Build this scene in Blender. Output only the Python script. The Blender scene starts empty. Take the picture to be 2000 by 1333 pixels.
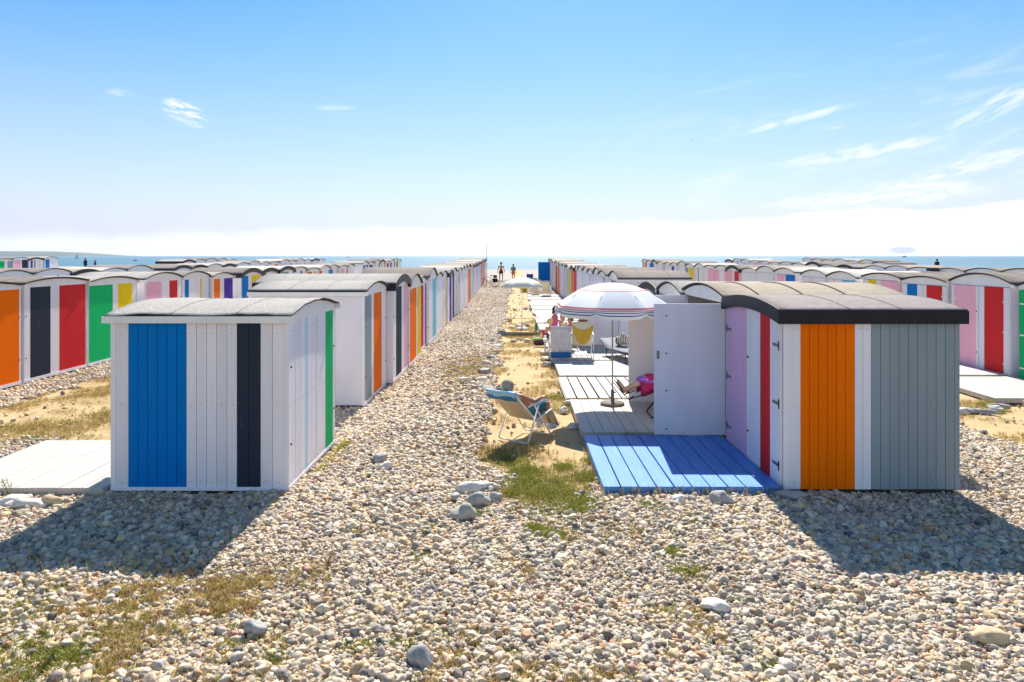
import bpy, bmesh, math, random
import numpy as np
from mathutils import Vector, Matrix, noise
R = math.radians
rng = random.Random(7)
nr = np.random.default_rng(11); nb_ = np.random.default_rng(5)
SC = bpy.context.scene
COL = SC.collection

# ------------------------------------------------------------------ camera
CH = 2.75                       # eye height
FPX = 1333.0                    # focal length in photo pixels (24 mm on 36 mm, 2000 px wide)
cam_d = bpy.data.cameras.new('camera'); cam = bpy.data.objects.new('camera', cam_d); COL.objects.link(cam)
cam_d.lens = 24.0; cam_d.sensor_width = 36.0; cam_d.clip_end = 80000; cam_d.clip_start = 0.1
cam.location = (0, 0, CH); cam.rotation_euler = (R(90), 0, 0)
cam_d.shift_x = -3 / 2000.0; cam_d.shift_y = -166.5 / 2000.0
SC.camera = cam
SC.render.resolution_x = 1024; SC.render.resolution_y = 682
SC.render.engine = 'CYCLES'
SC.cycles.use_denoising = True
SC.cycles.max_bounces = 8; SC.cycles.diffuse_bounces = 4; SC.cycles.glossy_bounces = 3
SC.cycles.volume_bounces = 0
SC.view_settings.view_transform = 'Standard'; SC.view_settings.look = 'None'
SC.view_settings.exposure = 0.92; SC.view_settings.gamma = 1.0
SC.view_settings.use_curve_mapping = False

# ------------------------------------------------------------------ light
SUN_EL, SUN_AZ = 46.5, 5.0      # degrees; azimuth from +Y towards +X
sd = Vector((math.sin(R(SUN_AZ)) * math.cos(R(SUN_EL)), math.cos(R(SUN_AZ)) * math.cos(R(SUN_EL)), math.sin(R(SUN_EL))))
sl = bpy.data.lights.new('sun', 'SUN'); sl.energy = 4.7; sl.angle = R(0.5); sl.color = (1.0, 0.93, 0.82)
so = bpy.data.objects.new('sun', sl); COL.objects.link(so); so.rotation_euler = (-sd).to_track_quat('-Z', 'Y').to_euler()
so.location = (0, 0, 60)

W = bpy.data.worlds.new('World'); SC.world = W; W.use_nodes = True
nt = W.node_tree; N = nt.nodes; L = nt.links; N.clear()
def nd(t, **k):
    n = N.new(t)
    for a, b in k.items(): setattr(n, a, b)
    return n
def wmath(op, a, b=None, c=None, clamp=False):
    n = nd('ShaderNodeMath', operation=op, use_clamp=clamp)
    for i, v in enumerate((a, b, c)):
        if v is None: continue
        if isinstance(v, (int, float)): n.inputs[i].default_value = v
        else: L.new(v, n.inputs[i])
    return n.outputs[0]
out = nd('ShaderNodeOutputWorld'); bg = nd('ShaderNodeBackground'); bg.inputs['Strength'].default_value = 0.128
sky = nd('ShaderNodeTexSky', sky_type='NISHITA', sun_disc=False)
sky.sun_elevation = R(SUN_EL); sky.sun_rotation = R(SUN_AZ)
sky.altitude = 0; sky.air_density = 1.0; sky.dust_density = 0.35; sky.ozone_density = 2.2
hs = nd('ShaderNodeHueSaturation'); hs.inputs['Saturation'].default_value = 1.5; hs.inputs['Value'].default_value = 0.63
hs.inputs['Hue'].default_value = 0.497
L.new(sky.outputs[0], hs.inputs['Color'])
tc = nd('ShaderNodeTexCoord'); sx = nd('ShaderNodeSeparateXYZ'); L.new(tc.outputs['Generated'], sx.inputs[0])
X, Y, Z = sx.outputs
az = wmath('ARCTAN2', X, Y)                                  # azimuth from +Y
hl = wmath('SQRT', wmath('ADD', wmath('MULTIPLY', X, X), wmath('MULTIPLY', Y, Y)))
el = wmath('ARCTAN2', Z, hl)
def noise_tex(vx, vy, vz, scale, detail, rough=0.55, dist=0.0):
    c = nd('ShaderNodeCombineXYZ')
    for i, v in enumerate((vx, vy, vz)):
        if isinstance(v, (int, float)): c.inputs[i].default_value = v
        else: L.new(v, c.inputs[i])
    n = nd('ShaderNodeTexNoise'); n.inputs['Scale'].default_value = scale; n.inputs['Detail'].default_value = detail
    n.inputs['Roughness'].default_value = rough; n.inputs['Distortion'].default_value = dist
    L.new(c.outputs[0], n.inputs['Vector']); return n.outputs['Fac']
# low bank of cloud along the horizon, a little higher to the right
n1 = noise_tex(az, 0.0, 3.3, 9.0, 5.0, 0.5)
n2 = noise_tex(az, wmath('MULTIPLY', el, 3.0), 1.0, 34.0, 4.0, 0.6)
azc = wmath('MINIMUM', wmath('MAXIMUM', az, -0.9), 0.9)
top = wmath('ADD', wmath('ADD', wmath('MULTIPLY', azc, 0.026), 0.049), wmath('MULTIPLY', wmath('SUBTRACT', n1, 0.5), 0.030))
top = wmath('ADD', top, wmath('MULTIPLY', wmath('SUBTRACT', n2, 0.5), 0.008))
bank = wmath('DIVIDE', wmath('SUBTRACT', top, el), wmath('MAXIMUM', wmath('SUBTRACT', 0.010, wmath('MULTIPLY', azc, 0.011)), 0.0025), clamp=True)
bank = wmath('MULTIPLY', bank, wmath('MULTIPLY_ADD', wmath('SUBTRACT', n2, 0.5), 0.35, 0.9), clamp=True)
# streaks of cirrus, mostly to the right
def streak(scale, lo, hi, seed, slope, ex, amt, detail=6.0):
    u = wmath('ADD', az, wmath('MULTIPLY', el, 0.0))
    v = wmath('SUBTRACT', el, wmath('MULTIPLY', az, slope))
    f = noise_tex(wmath('MULTIPLY', u, ex), wmath('MULTIPLY', v, 9.0), seed, scale, detail, 0.62, 0.6)
    return wmath('MULTIPLY', wmath('DIVIDE', wmath('SUBTRACT', f, lo), hi - lo, clamp=True), amt)
s1 = streak(3.2, 0.56, 0.78, 4.2, 0.16, 1.9, 0.6)
s2 = streak(6.5, 0.58, 0.8, 9.1, 0.06, 1.5, 0.5)
right = wmath('DIVIDE', wmath('ADD', az, -0.02), 0.45, clamp=True)
lowm = wmath('DIVIDE', wmath('SUBTRACT', 0.30, el), 0.12, clamp=True)
cir = wmath('MULTIPLY', wmath('MAXIMUM', s1, s2), wmath('MULTIPLY', right, lowm))
# single wisps and the little grey cloud that sits on the horizon
def blob(px, py, wx, wy, tilt, amt, seed, sharp=0.40, ns=26.0):
    a0 = math.atan2(px - 1003, FPX); e0 = math.atan2(500 - py, math.hypot(px - 1003, FPX))
    du = wmath('SUBTRACT', az, a0); dv = wmath('SUBTRACT', wmath('SUBTRACT', el, e0), wmath('MULTIPLY', du, tilt))
    du = wmath('DIVIDE', du, wx / FPX); dv = wmath('DIVIDE', dv, wy / FPX)
    r2 = wmath('ADD', wmath('MULTIPLY', du, du), wmath('MULTIPLY', dv, dv))
    nn = noise_tex(az, wmath('MULTIPLY', wmath('SUBTRACT', el, wmath('MULTIPLY', az, tilt + 0.12)), 4.0), seed, ns, 6.0, 0.65, 0.8)
    base_ = wmath('SUBTRACT', 1.0, wmath('MINIMUM', r2, 1.0))
    return wmath('MULTIPLY', wmath('MULTIPLY', base_, wmath('DIVIDE', wmath('SUBTRACT', nn, sharp), 0.22, clamp=True)), amt)
cl = wmath('MAXIMUM', cir, blob(362, 222, 42, 24, -0.3, 1.5, 2.0, 0.45, 40.0))
cl = wmath('MAXIMUM', cl, blob(238, 182, 26, 8, 0.0, 0.6, 5.0))
cl = wmath('MAXIMUM', cl, blob(655, 211, 45, 6, 0.05, 0.5, 8.0))
cl = wmath('MAXIMUM', cl, blob(1960, 200, 90, 22, 0.42, 0.7, 12.0))
cl = wmath('MAXIMUM', cl, blob(1560, 232, 120, 9, 0.2, 0.7, 15.0))
cl = wmath('MAXIMUM', cl, blob(1860, 335, 70, 14, 0.15, 1.0, 17.0))
cl = wmath('MAXIMUM', cl, blob(1960, 310, 110, 16, 0.12, 1.0, 19.0))
cl = wmath('MAXIMUM', cl, blob(1670, 300, 160, 16, 0.12, 0.8, 22.0))
cl = wmath('MAXIMUM', cl, blob(1820, 366, 110, 15, -0.05, 1.1, 24.0))
cl = wmath('MAXIMUM', cl, blob(1700, 388, 190, 18, 0.03, 1.2, 28.0))
fwd = wmath('MULTIPLY_ADD', wmath('MAXIMUM', wmath('DIVIDE', Y, wmath('MAXIMUM', hl, 0.001)), 0.0), 0.95, 0.3, True)
fac = wmath('MULTIPLY', wmath('MAXIMUM', bank, cl), fwd)
# unseen bright cloud patches added behind the camera to fill the shaded walls
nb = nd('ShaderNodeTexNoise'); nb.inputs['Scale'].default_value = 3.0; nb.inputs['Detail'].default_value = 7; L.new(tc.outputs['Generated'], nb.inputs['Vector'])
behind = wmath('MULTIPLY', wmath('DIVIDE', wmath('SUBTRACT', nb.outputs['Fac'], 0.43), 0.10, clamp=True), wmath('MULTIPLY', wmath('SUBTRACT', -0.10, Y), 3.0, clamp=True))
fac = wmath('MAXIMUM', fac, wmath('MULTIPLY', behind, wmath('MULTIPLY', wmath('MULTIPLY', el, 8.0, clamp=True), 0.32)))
# pale air near the horizon
lift = wmath('POWER', wmath('SUBTRACT', 1.0, wmath('DIVIDE', wmath('MAXIMUM', el, 0.0), 0.42), clamp=True), 1.5)
lift = wmath('MULTIPLY', lift, fwd)
mxh = nd('ShaderNodeMix', data_type='RGBA'); L.new(wmath('MULTIPLY', lift, 0.93), mxh.inputs['Factor'])
L.new(hs.outputs[0], mxh.inputs['A']); mxh.inputs['B'].default_value = (2.85, 2.95, 4.0, 1)
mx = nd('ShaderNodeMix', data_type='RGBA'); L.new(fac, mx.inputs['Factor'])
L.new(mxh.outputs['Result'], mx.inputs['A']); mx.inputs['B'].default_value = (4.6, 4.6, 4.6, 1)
gb = nd('ShaderNodeMix', data_type='RGBA'); L.new(blob(1763, 489, 24, 7, 0.0, 1.6, 31.0, -0.5), gb.inputs['Factor'])
L.new(mx.outputs['Result'], gb.inputs['A']); gb.inputs['B'].default_value = (2.3, 2.25, 2.9, 1)
L.new(gb.outputs['Result'], bg.inputs['Color']); L.new(bg.outputs[0], out.inputs[0])

# ------------------------------------------------------------------ helpers
def tag(o, label=None, cat=None, group=None, kind=None):
    if label: o['label'] = label
    if cat: o['category'] = cat
    if group: o['group'] = group
    if kind: o['kind'] = kind
    return o
def empty(name, loc, rz=0.0):
    o = bpy.data.objects.new(name, None); COL.objects.link(o); o.location = loc; o.rotation_euler = (0, 0, rz)
    o.empty_display_size = 0.2
    return o
class MB:
    """collects boxes, tubes and so on into one mesh"""
    def __init__(s): s.v = []; s.f = []; s.m = []; s.sm = []
    def add(s, vs, fs, mi=0, smooth=False):
        b = len(s.v); s.v += [tuple(p) for p in vs]
        for f in fs: s.f.append(tuple(b + i for i in f)); s.m.append(mi); s.sm.append(smooth)
    def box(s, x0, x1, y0, y1, z0, z1, mi=0):
        vs = [(x0,y0,z0),(x1,y0,z0),(x1,y1,z0),(x0,y1,z0),(x0,y0,z1),(x1,y0,z1),(x1,y1,z1),(x0,y1,z1)]
        s.add(vs, [(0,3,2,1),(4,5,6,7),(0,1,5,4),(1,2,6,5),(2,3,7,6),(3,0,4,7)], mi)
    def bbox(s, x0, x1, y0, y1, z0, z1, b=0.004, mi=0):
        """box with chamfered top edges"""
        vs = [(x0,y0,z0),(x1,y0,z0),(x1,y1,z0),(x0,y1,z0),(x0,y0,z1-b),(x1,y0,z1-b),(x1,y1,z1-b),(x0,y1,z1-b),
              (x0+b,y0+b,z1),(x1-b,y0+b,z1),(x1-b,y1-b,z1),(x0+b,y1-b,z1)]
        s.add(vs, [(0,3,2,1),(8,9,10,11),(0,1,5,4),(1,2,6,5),(2,3,7,6),(3,0,4,7),(4,5,9,8),(5,6,10,9),(6,7,11,10),(7,4,8,11)], mi)
    def tube(s, pts, r, n=8, mi=0, caps=True, rs=None):
        pts = [Vector(p) for p in pts]; rings = []
        for i, p in enumerate(pts):
            if i == 0: d = pts[1] - p
            elif i == len(pts) - 1: d = p - pts[-2]
            else: d = (pts[i+1] - p).normalized() + (p - pts[i-1]).normalized()
            d.normalize()
            a = d.cross(Vector((0, 0, 1)))
            if a.length < 1e-3: a = d.cross(Vector((1, 0, 0)))
            a.normalize(); b = d.cross(a); rr = rs[i] if rs else r
            rings.append([p + (a * math.cos(2*math.pi*k/n) + b * math.sin(2*math.pi*k/n)) * rr for k in range(n)])
        vs = [q for rg in rings for q in rg]; fs = []
        for i in range(len(rings) - 1):
            for k in range(n):
                k2 = (k + 1) % n; fs.append((i*n+k, (i+1)*n+k, (i+1)*n+k2, i*n+k2))
        if caps:
            fs.append(tuple(range(n))); fs.append(tuple((len(rings)-1)*n + k for k in reversed(range(n))))
        s.add(vs, fs, mi, True)
    def lathe(s, prof, n=24, mi=0, c=(0,0,0), smooth=True):
        vs = []; fs = []
        for r, z in prof:
            for k in range(n):
                a = 2*math.pi*k/n; vs.append((c[0]+r*math.cos(a), c[1]+r*math.sin(a), c[2]+z))
        for i in range(len(prof)-1):
            for k in range(n):
                k2 = (k+1) % n; fs.append((i*n+k, i*n+k2, (i+1)*n+k2, (i+1)*n+k))
        s.add(vs, fs, mi, smooth)
    def ball(s, c, r, n=12, mi=0, rot=None, sc=(1,1,1)):
        vs = []; fs = []; m = max(5, n//2)
        for i in range(m+1):
            t = math.pi*i/m
            for k in range(n):
                a = 2*math.pi*k/n
                p = Vector((math.sin(t)*math.cos(a)*sc[0], math.sin(t)*math.sin(a)*sc[1], math.cos(t)*sc[2])) * r
                if rot: p = rot @ p
                vs.append(Vector(c)+p)
        for i in range(m):
            for k in range(n):
                k2=(k+1)%n; fs.append((i*n+k,(i+1)*n+k,(i+1)*n+k2,i*n+k2))
        s.add(vs, fs, mi, True)
    def cap(s, a, b, ra, rb, n=12, mi=0):
        s.tube([a, b], ra, n, mi, True, [ra, rb]); s.ball(a, ra, n, mi); s.ball(b, rb, n, mi)
    def build(s, name, mats, parent=None, loc=None):
        me = bpy.data.meshes.new(name); me.from_pydata(s.v, [], s.f)
        if not isinstance(mats, (list, tuple)): mats = [mats]
        for m in mats: me.materials.append(m)
        me.polygons.foreach_set('material_index', s.m); me.polygons.foreach_set('use_smooth', s.sm)
        me.update()
        o = bpy.data.objects.new(name, me); COL.objects.link(o)
        if parent: o.parent = parent
        if loc is not None: o.location = loc
        return o
def remesh(mb, name, mat, voxel, parent=None, smooth=3, loc=None):
    """one continuous skin from overlapping volumes"""
    o = mb.build(name, mat, parent, loc)
    md = o.modifiers.new('r', 'REMESH'); md.mode = 'VOXEL'; md.voxel_size = voxel; md.use_smooth_shade = True
    if smooth:
        ms = o.modifiers.new('s', 'SMOOTH'); ms.iterations = smooth; ms.factor = 0.5
    dg = bpy.context.evaluated_depsgraph_get()
    me = bpy.data.meshes.new_from_object(o.evaluated_get(dg)); o.modifiers.clear()
    old = o.data; o.data = me; me.name = name; bpy.data.meshes.remove(old)
    me.polygons.foreach_set('use_smooth', [True]*len(me.polygons))
    return o
def sm(a, b, x):
    t = min(1, max(0, (x - a) / (b - a))); return t*t*(3-2*t)
def gz(x, y):
    """beach level"""
    crest = 0.85 + 0.45 * sm(30, 60, -x) + 0.1 * sm(20, 60, x)
    z = 0.3 * sm(35, 68, y) + (crest - 0.3) * sm(66, 92, y)
    if y > 92: z = crest - (crest + 7.0) * sm(92, 175, y)
    return z
def P(px, py, z=0.0):
    """point on level z seen at a photo pixel (used to read positions off the photograph)"""
    y = (CH - z) * FPX / (py - 500.0); return ((px - 1003) / FPX * y, y, z)

# ------------------------------------------------------------------ materials
MATS = {}
def mat(name, col, rough=0.6, bump=0.0, bscale=60.0, var=0.06, vscale=6.0, metal=0.0, stretch=(1,1,1), objrand=0.0, dirt=None, trans=0.0, spec=0.4, board=False):
    if name in MATS: return MATS[name]
    m = bpy.data.materials.new(name); m.use_nodes = True; t = m.node_tree; n = t.nodes; l = t.links
    b = n['Principled BSDF']; b.inputs['Roughness'].default_value = rough; b.inputs['Metallic'].default_value = metal
    b.inputs['Specular IOR Level'].default_value = spec
    co = n.new('ShaderNodeTexCoord'); mp = n.new('ShaderNodeMapping'); mp.inputs['Scale'].default_value = stretch
    l.new(co.outputs['Object'], mp.inputs[0])
    nz = n.new('ShaderNodeTexNoise'); nz.inputs['Scale'].default_value = vscale; nz.inputs['Detail'].default_value = 6
    l.new(mp.outputs[0], nz.inputs['Vector'])
    mr = n.new('ShaderNodeMapRange'); mr.inputs[1].default_value = 0.3; mr.inputs[2].default_value = 0.7
    mr.inputs[3].default_value = 1 - var; mr.inputs[4].default_value = 1 + var
    l.new(nz.outputs['Fac'], mr.inputs[0]); val = mr.outputs[0]
    if objrand:
        oi = n.new('ShaderNodeObjectInfo'); m2 = n.new('ShaderNodeMapRange')
        m2.inputs[3].default_value = 1 - objrand; m2.inputs[4].default_value = 1 + objrand
        l.new(oi.outputs['Random'], m2.inputs[0]); mm = n.new('ShaderNodeMath'); mm.operation = 'MULTIPLY'
        l.new(val, mm.inputs[0]); l.new(m2.outputs[0], mm.inputs[1]); val = mm.outputs[0]
    if board:   # each board took the paint a little differently
        ba = n.new('ShaderNodeAttribute'); ba.attribute_name = 'board'; m4 = n.new('ShaderNodeMath'); m4.operation = 'MULTIPLY_ADD'
        l.new(ba.outputs['Fac'], m4.inputs[0]); m4.inputs[1].default_value = 0.11; m4.inputs[2].default_value = 0.95
        m5 = n.new('ShaderNodeMath'); m5.operation = 'MULTIPLY'; l.new(val, m5.inputs[0]); l.new(m4.outputs[0], m5.inputs[1]); val = m5.outputs[0]
    hv = n.new('ShaderNodeHueSaturation'); hv.inputs['Color'].default_value = (*col, 1); l.new(val, hv.inputs['Value'])
    c = hv.outputs[0]
    if dirt:
        nz2 = n.new('ShaderNodeTexNoise'); nz2.inputs['Scale'].default_value = dirt[2]; nz2.inputs['Detail'].default_value = 8
        nz2.inputs['Roughness'].default_value = 0.7
        l.new(mp.outputs[0], nz2.inputs['Vector']); rr = n.new('ShaderNodeMapRange')
        rr.inputs[1].default_value = dirt[1]; rr.inputs[2].default_value = dirt[1] + 0.12; rr.inputs[4].default_value = dirt[3]
        l.new(nz2.outputs['Fac'], rr.inputs[0]); mx = n.new('ShaderNodeMix'); mx.data_type = 'RGBA'
        l.new(rr.outputs[0], mx.inputs['Factor']); l.new(c, mx.inputs['A']); mx.inputs['B'].default_value = (*dirt[0], 1)
        c = mx.outputs['Result']
    l.new(c, b.inputs['Base Color'])
    if bump:
        nb = n.new('ShaderNodeTexNoise'); nb.inputs['Scale'].default_value = bscale; nb.inputs['Detail'].default_value = 5
        l.new(mp.outputs[0], nb.inputs['Vector'])
        bp = n.new('ShaderNodeBump'); bp.inputs['Strength'].default_value = bump; bp.inputs['Distance'].default_value = 0.01
        l.new(nb.outputs['Fac'], bp.inputs['Height']); l.new(bp.outputs[0], b.inputs['Normal'])
    if trans:
        tr = n.new('ShaderNodeBsdfTranslucent'); tr.inputs[0].default_value = (*col, 1)
        ms = n.new('ShaderNodeMixShader'); ms.inputs[0].default_value = trans
        l.new(b.outputs[0], ms.inputs[1]); l.new(tr.outputs[0], ms.inputs[2]); l.new(ms.outputs[0], n['Material Output'].inputs[0])
    MATS[name] = m; return m
PAINT = {  # real paint colours of the stripes
 'white': (0.83, 0.80, 0.84), 'blue': (0.0, 0.18, 0.56), 'orange': (0.92, 0.165, 0.0), 'red': (0.66, 0.028, 0.035),
 'green': (0.006, 0.46, 0.14), 'yellow': (0.80, 0.58, 0.01), 'purple': (0.09, 0.035, 0.36), 'grey': (0.28, 0.33, 0.35),
 'dark grey': (0.028, 0.038, 0.06), 'pink': (0.90, 0.46, 0.58), 'lilac': (0.74, 0.46, 0.64), 'turquoise': (0.20, 0.60, 0.68),
 'brown': (0.25, 0.06, 0.03), 'pale blue': (0.5, 0.68, 0.78), 'pale grey': (0.55, 0.56, 0.62), 'salmon': (0.8, 0.36, 0.3),
 'pale green': (0.55, 0.7, 0.6), 'navy': (0.02, 0.05, 0.22)}
PI = {k: i for i, k in enumerate(PAINT)}
def paint(k):
    d = (0.9, 0.9, 0.9) if k in ('dark grey',) else (0.45, 0.40, 0.36)
    am = 0.55 if k == 'dark grey' else 0.5
    return mat(k + ' paint', PAINT[k], 0.6, 0.12, 90, 0.04, 2.5, spec=0.06, board=True, stretch=(1.6, 1.6, 0.35), objrand=0.03, dirt=(d, 0.64, 8.0, am))
PM = [paint(k) for k in PAINT]
m_dark = mat('dark gap', (0.03, 0.03, 0.035), 0.9)
m_inner = mat('inside of hut', (0.36, 0.34, 0.33), 0.8)
m_felt = {
 'grey': mat('grey mineral felt', (0.38, 0.36, 0.33), 0.95, 0.8, 160, 0.45, 75, dirt=((0.62,0.60,0.56), 0.50, 48.0, 0.85), spec=0.1),
 'charcoal': mat('weathered charcoal felt', (0.235, 0.20, 0.19), 0.9, 0.4, 60, 0.2, 14, stretch=(1,3,1), dirt=((0.34,0.32,0.31), 0.5, 5.0, 0.6), objrand=0.08),
 'brown': mat('brown grey felt', (0.225, 0.19, 0.165), 0.95, 0.4, 120, 0.22, 30, objrand=0.12),
 'beige': mat('beige felt', (0.36, 0.30, 0.23), 0.95, 0.35, 60, 0.16, 7, stretch=(1,2.5,1), dirt=((0.25,0.23,0.2), 0.62, 5.0, 0.6)),
 'cream': mat('cream felt', (0.52, 0.48, 0.42), 0.9, 0.3, 90, 0.1, 9, dirt=((0.4,0.38,0.34), 0.62, 6.0, 0.6))}
m_edge = mat('felt edge', (0.045, 0.04, 0.038), 0.9, 0.3, 60)
m_black = mat('black felt trim', (0.012, 0.012, 0.018), 0.55, 0.35, 25, 0.2, 8, spec=0.3)
m_trim = mat('white trim paint', (0.80, 0.79, 0.78), 0.5, 0.15, 60, 0.05, 3, stretch=(1, 1, 1), dirt=((0.4,0.33,0.27), 0.68, 9.0, 0.6))
m_metal = mat('grey hinge metal', (0.16, 0.2, 0.22), 0.45, metal=0.6)
m_blackmetal = mat('black metal', (0.012, 0.012, 0.014), 0.4, metal=0.3)
m_whitetube = mat('white coated tube', (0.8, 0.8, 0.8), 0.3)
m_deck = mat('white deck paint', (0.49, 0.465, 0.425), 0.6, 0.3, 40, 0.08, 4, stretch=(6, 0.6, 1), dirt=((0.45,0.40,0.33), 0.6, 3.0, 0.5), objrand=0.05)
m_deckblue = mat('blue deck paint', (0.03, 0.21, 0.58), 0.40, 0.3, 40, 0.08, 4, stretch=(6, 0.6, 1), dirt=((0.10,0.36,0.72), 0.56, 4.0, 0.7))
m_wood = mat('dark damp timber', (0.10, 0.075, 0.055), 0.9, 0.4, 30, 0.2, 6)
m_skin = mat('tanned skin', (0.45, 0.20, 0.115), 0.55, spec=0.3)
m_skinpale = mat('fair skin', (0.62, 0.36, 0.26), 0.55, spec=0.3)
m_skindark = mat('deep tan skin', (0.26, 0.09, 0.05), 0.55, spec=0.3)

# ------------------------------------------------------------------ huts
def arch(y, l, h, rise):
    t = (y - l/2) / (l/2 + 0.05); return h + rise * max(-0.3, 1 - t*t)
FLAVOUR = {}
def hut(x0, y0, w=2.05, l=2.03, h=2.02, rise=0.2, roof='brown', trim='white', side_w=(), side_e=(), front=(), detail=1,
        door='W', open_door=None, label='', group='', black=False, wave=0.0, lean=0.0, panel_top=None, cat='beach hut'):
    """beach hut: local x = depth of the row, y = along the row. side_w / side_e / front are [(from, to, colour)] in 0..1"""
    root = empty('beach_hut', (x0, y0, gz(x0 + w/2, y0 + l/2)), lean); tag(root, label, cat, group)
    nz = 9 if detail else 7
    z0 = 0.045
    # walls -------------------------------------------------------
    wb = MB(); inner = len(PM)
    g = 0.0028
    def face(kind, lo, hi, const, sign, paints, topz, bw, zt_arch=False):
        segs = []; p = lo
        for a, b, c in sorted(paints):
            a = lo + a*(hi-lo); b = lo + b*(hi-lo)
            if a > p + 0.01: segs.append((p, a, 'white'))
            segs.append((max(a, p), b, c)); p = b
        if p < hi - 0.01: segs.append((p, hi, 'white'))
        for a, b, c in segs:
            n = max(1, round((b-a)/bw)) if bw else 1
            for i in range(n):
                u0 = a + (b-a)*i/n; u1 = a + (b-a)*(i+1)/n
                e = g if n > 1 else 0.0
                d = rng.uniform(-0.0012, 0.0012) if bw else 0.0
                jz = rng.uniform(0, 0.006)
                if detail >= 2:   # nail heads
                    um = (u0+u1)/2
                    for zn in (0.13, 1.02, topz-0.12):
                        zn += rng.uniform(-.01, .01); un = um+rng.uniform(-.012, .012); sgm = sign*0.0195
                        if kind == 'y': wb.box(un-.0035, un+.0035, min(const, const+sgm), max(const, const+sgm), zn-.0035, zn+.0035, len(PM)+1)
                        else: wb.box(min(const, const+sgm), max(const, const+sgm), un-.0035, un+.0035, zn-.0035, zn+.0035, len(PM)+1)
                if kind == 'y': wb.box(u0+e, u1-e, min(const, const+sign*(0.016+d)), max(const, const+sign*(0.016+d)), z0+jz, topz, PI[c])
                else: wb.box(min(const, const+sign*(0.016+d)), max(const, const+sign*(0.016+d)), u0+e, u1-e, z0+jz, topz, PI[c])
    bw = 0.112 if detail >= 2 else None
    t = 0.016; ff = 0.03
    if open_door:
        wb.box(t+0.03, w-t, t, t+0.03, z0, h-0.01, inner); wb.box(t+0.03, w-t, l-t-0.03, l-t, z0, h-0.01, inner)
        wb.box(w-t-0.03, w-t, t+0.03, l-t-0.03, z0, h-0.01, inner); wb.box(t+0.03, w-t-0.03, t+0.03, l-t-0.03, z0, z0+0.03, inner)
    else:
        wb.box(t, w-t, t, l-t, z0+0.004, h-0.02, inner+1)
    pt = panel_top or (h - 0.07)
    # corner boards
    cw = 0.055
    for cx in (0.0, w-cw):
        cc = PI[front[-1][2]] if (cx > 0 and len(front) and front[-1][1] >= 0.999) else 0
        wb.box(cx, cx+cw, -0.004, t, z0-0.01, h-0.02, cc); wb.box(cx, cx+cw, l-t, l+0.004, z0-0.01, h-0.02, 0)
    face('y', cw, w-cw, t, -1, front, h-0.07 if black else h-0.08, bw or (0.5 if detail else None))
    face('y', 0.0+cw, w-cw, l-t, 1, (), h-0.08, None)
    face('x', cw if False else 0.002, l-0.002, w-t, 1, side_e, pt, bw)
    if not open_door:
        face('x', 0.002, l-0.002, t, -1, side_w if door != 'W' else (), pt - (0.0 if door != 'W' else 0.012), None)
    if detail:
        if wave: wb.box(0.0, w, -0.01, t, z0-0.012, z0+0.03, 0)
        if door != 'W': wb.box(w-t, w+0.006, 0.0, l, z0-0.012, z0+(0.03 if wave else 0.055), 0)
    wo = wb.build('wall', PM + [m_inner, m_dark], root)
    ba = wo.data.attributes.new('board', 'FLOAT', 'FACE'); ba.data.foreach_set('value', np.repeat(nb_.random(len(wb.f)//6), 6).astype(np.float32))
    # gable boards above the panels, on the two arched faces
    for (xa, xb) in ((-0.006, t+0.004), (w-t-0.004, w+0.006)):
        gb_ = MB(); ys = [l*i/nz for i in range(nz+1)]
        lo = [(y, pt-0.004) for y in ys]; hi = [(y, arch(y, l, h, rise)-0.012) for y in ys]
        m = len(ys); vs = [(xa, y, z) for y, z in lo] + [(xa, y, z) for y, z in hi] + [(xb, y, z) for y, z in lo] + [(xb, y, z) for y, z in hi]
        fs = []
        for i in range(m-1):
            fs.append((i, m+i, m+i+1, i+1)); fs.append((2*m+i, 2*m+i+1, 3*m+i+1, 3*m+i))
            fs.append((i, i+1, 2*m+i+1, 2*m+i)); fs.append((m+i, 3*m+i, 3*m+i+1, m+i+1))
        fs.append((0, 2*m, 3*m, m)); fs.append((m-1, 2*m-1, 4*m-1, 3*m-1))
        gb_.add(vs, fs, 0)
        gb_.build('gable_board', m_trim, root)
    # roof --------------------------------------------------------
    ov = 0.055; rb = MB(); th = 0.018 if wave else 0.03; nx = 22 if wave else (8 if detail >= 2 else 4); ny = 20 if wave else nz*2
    def rz(x, y):
        z = arch(y, l, h, rise)
        if wave:
            e = 1 - min(1, (y + ov) / 0.5)
            z += wave * e * (noise.noise(Vector((x*2.3, 0.3, 1.7))) * 1.0 + noise.noise(Vector((x*7, 4, 2)))*0.35)
            z += wave*0.5 * noise.noise(Vector((x*2.0, y*2.2, 5.0)))
            ex = sm(w-0.35, w+ov, x)
            z += wave * 0.9 * ex * noise.noise(Vector((3.0, y*3.5, 8.0)))
        # seams where the felt strips overlap
        for sx_ in (w*0.36, w*0.72):
            if abs(x - sx_) < 0.012: z += 0.0
        return z
    xs = [-ov + (w+2*ov)*i/nx for i in range(nx+1)]; ys = [-ov + (l+2*ov)*j/ny for j in range(ny+1)]
    def yy(x, y):
        if wave and (y < 0): return y - abs(wave) * 0.35 * noise.noise(Vector((x*9, 1.0, 3.0)))
        return y
    A = [(x, yy(x, y), rz(x, y)+th) for y in ys for x in xs]; B = [(x, yy(x, y), rz(x, y)) for y in ys for x in xs]
    k = len(xs); nn = len(A); fs = []; mi = []
    rb.add(A + B, [], 0)
    def ad(f, m_): rb.f.append(f); rb.m.append(m_); rb.sm.append(m_ == 0)
    for j in range(ny):
        for i in range(nx):
            a = j*k+i; ad((a, a+1, a+k+1, a+k), 0); ad((nn+a, nn+a+k, nn+a+k+1, nn+a+1), 1)
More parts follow.
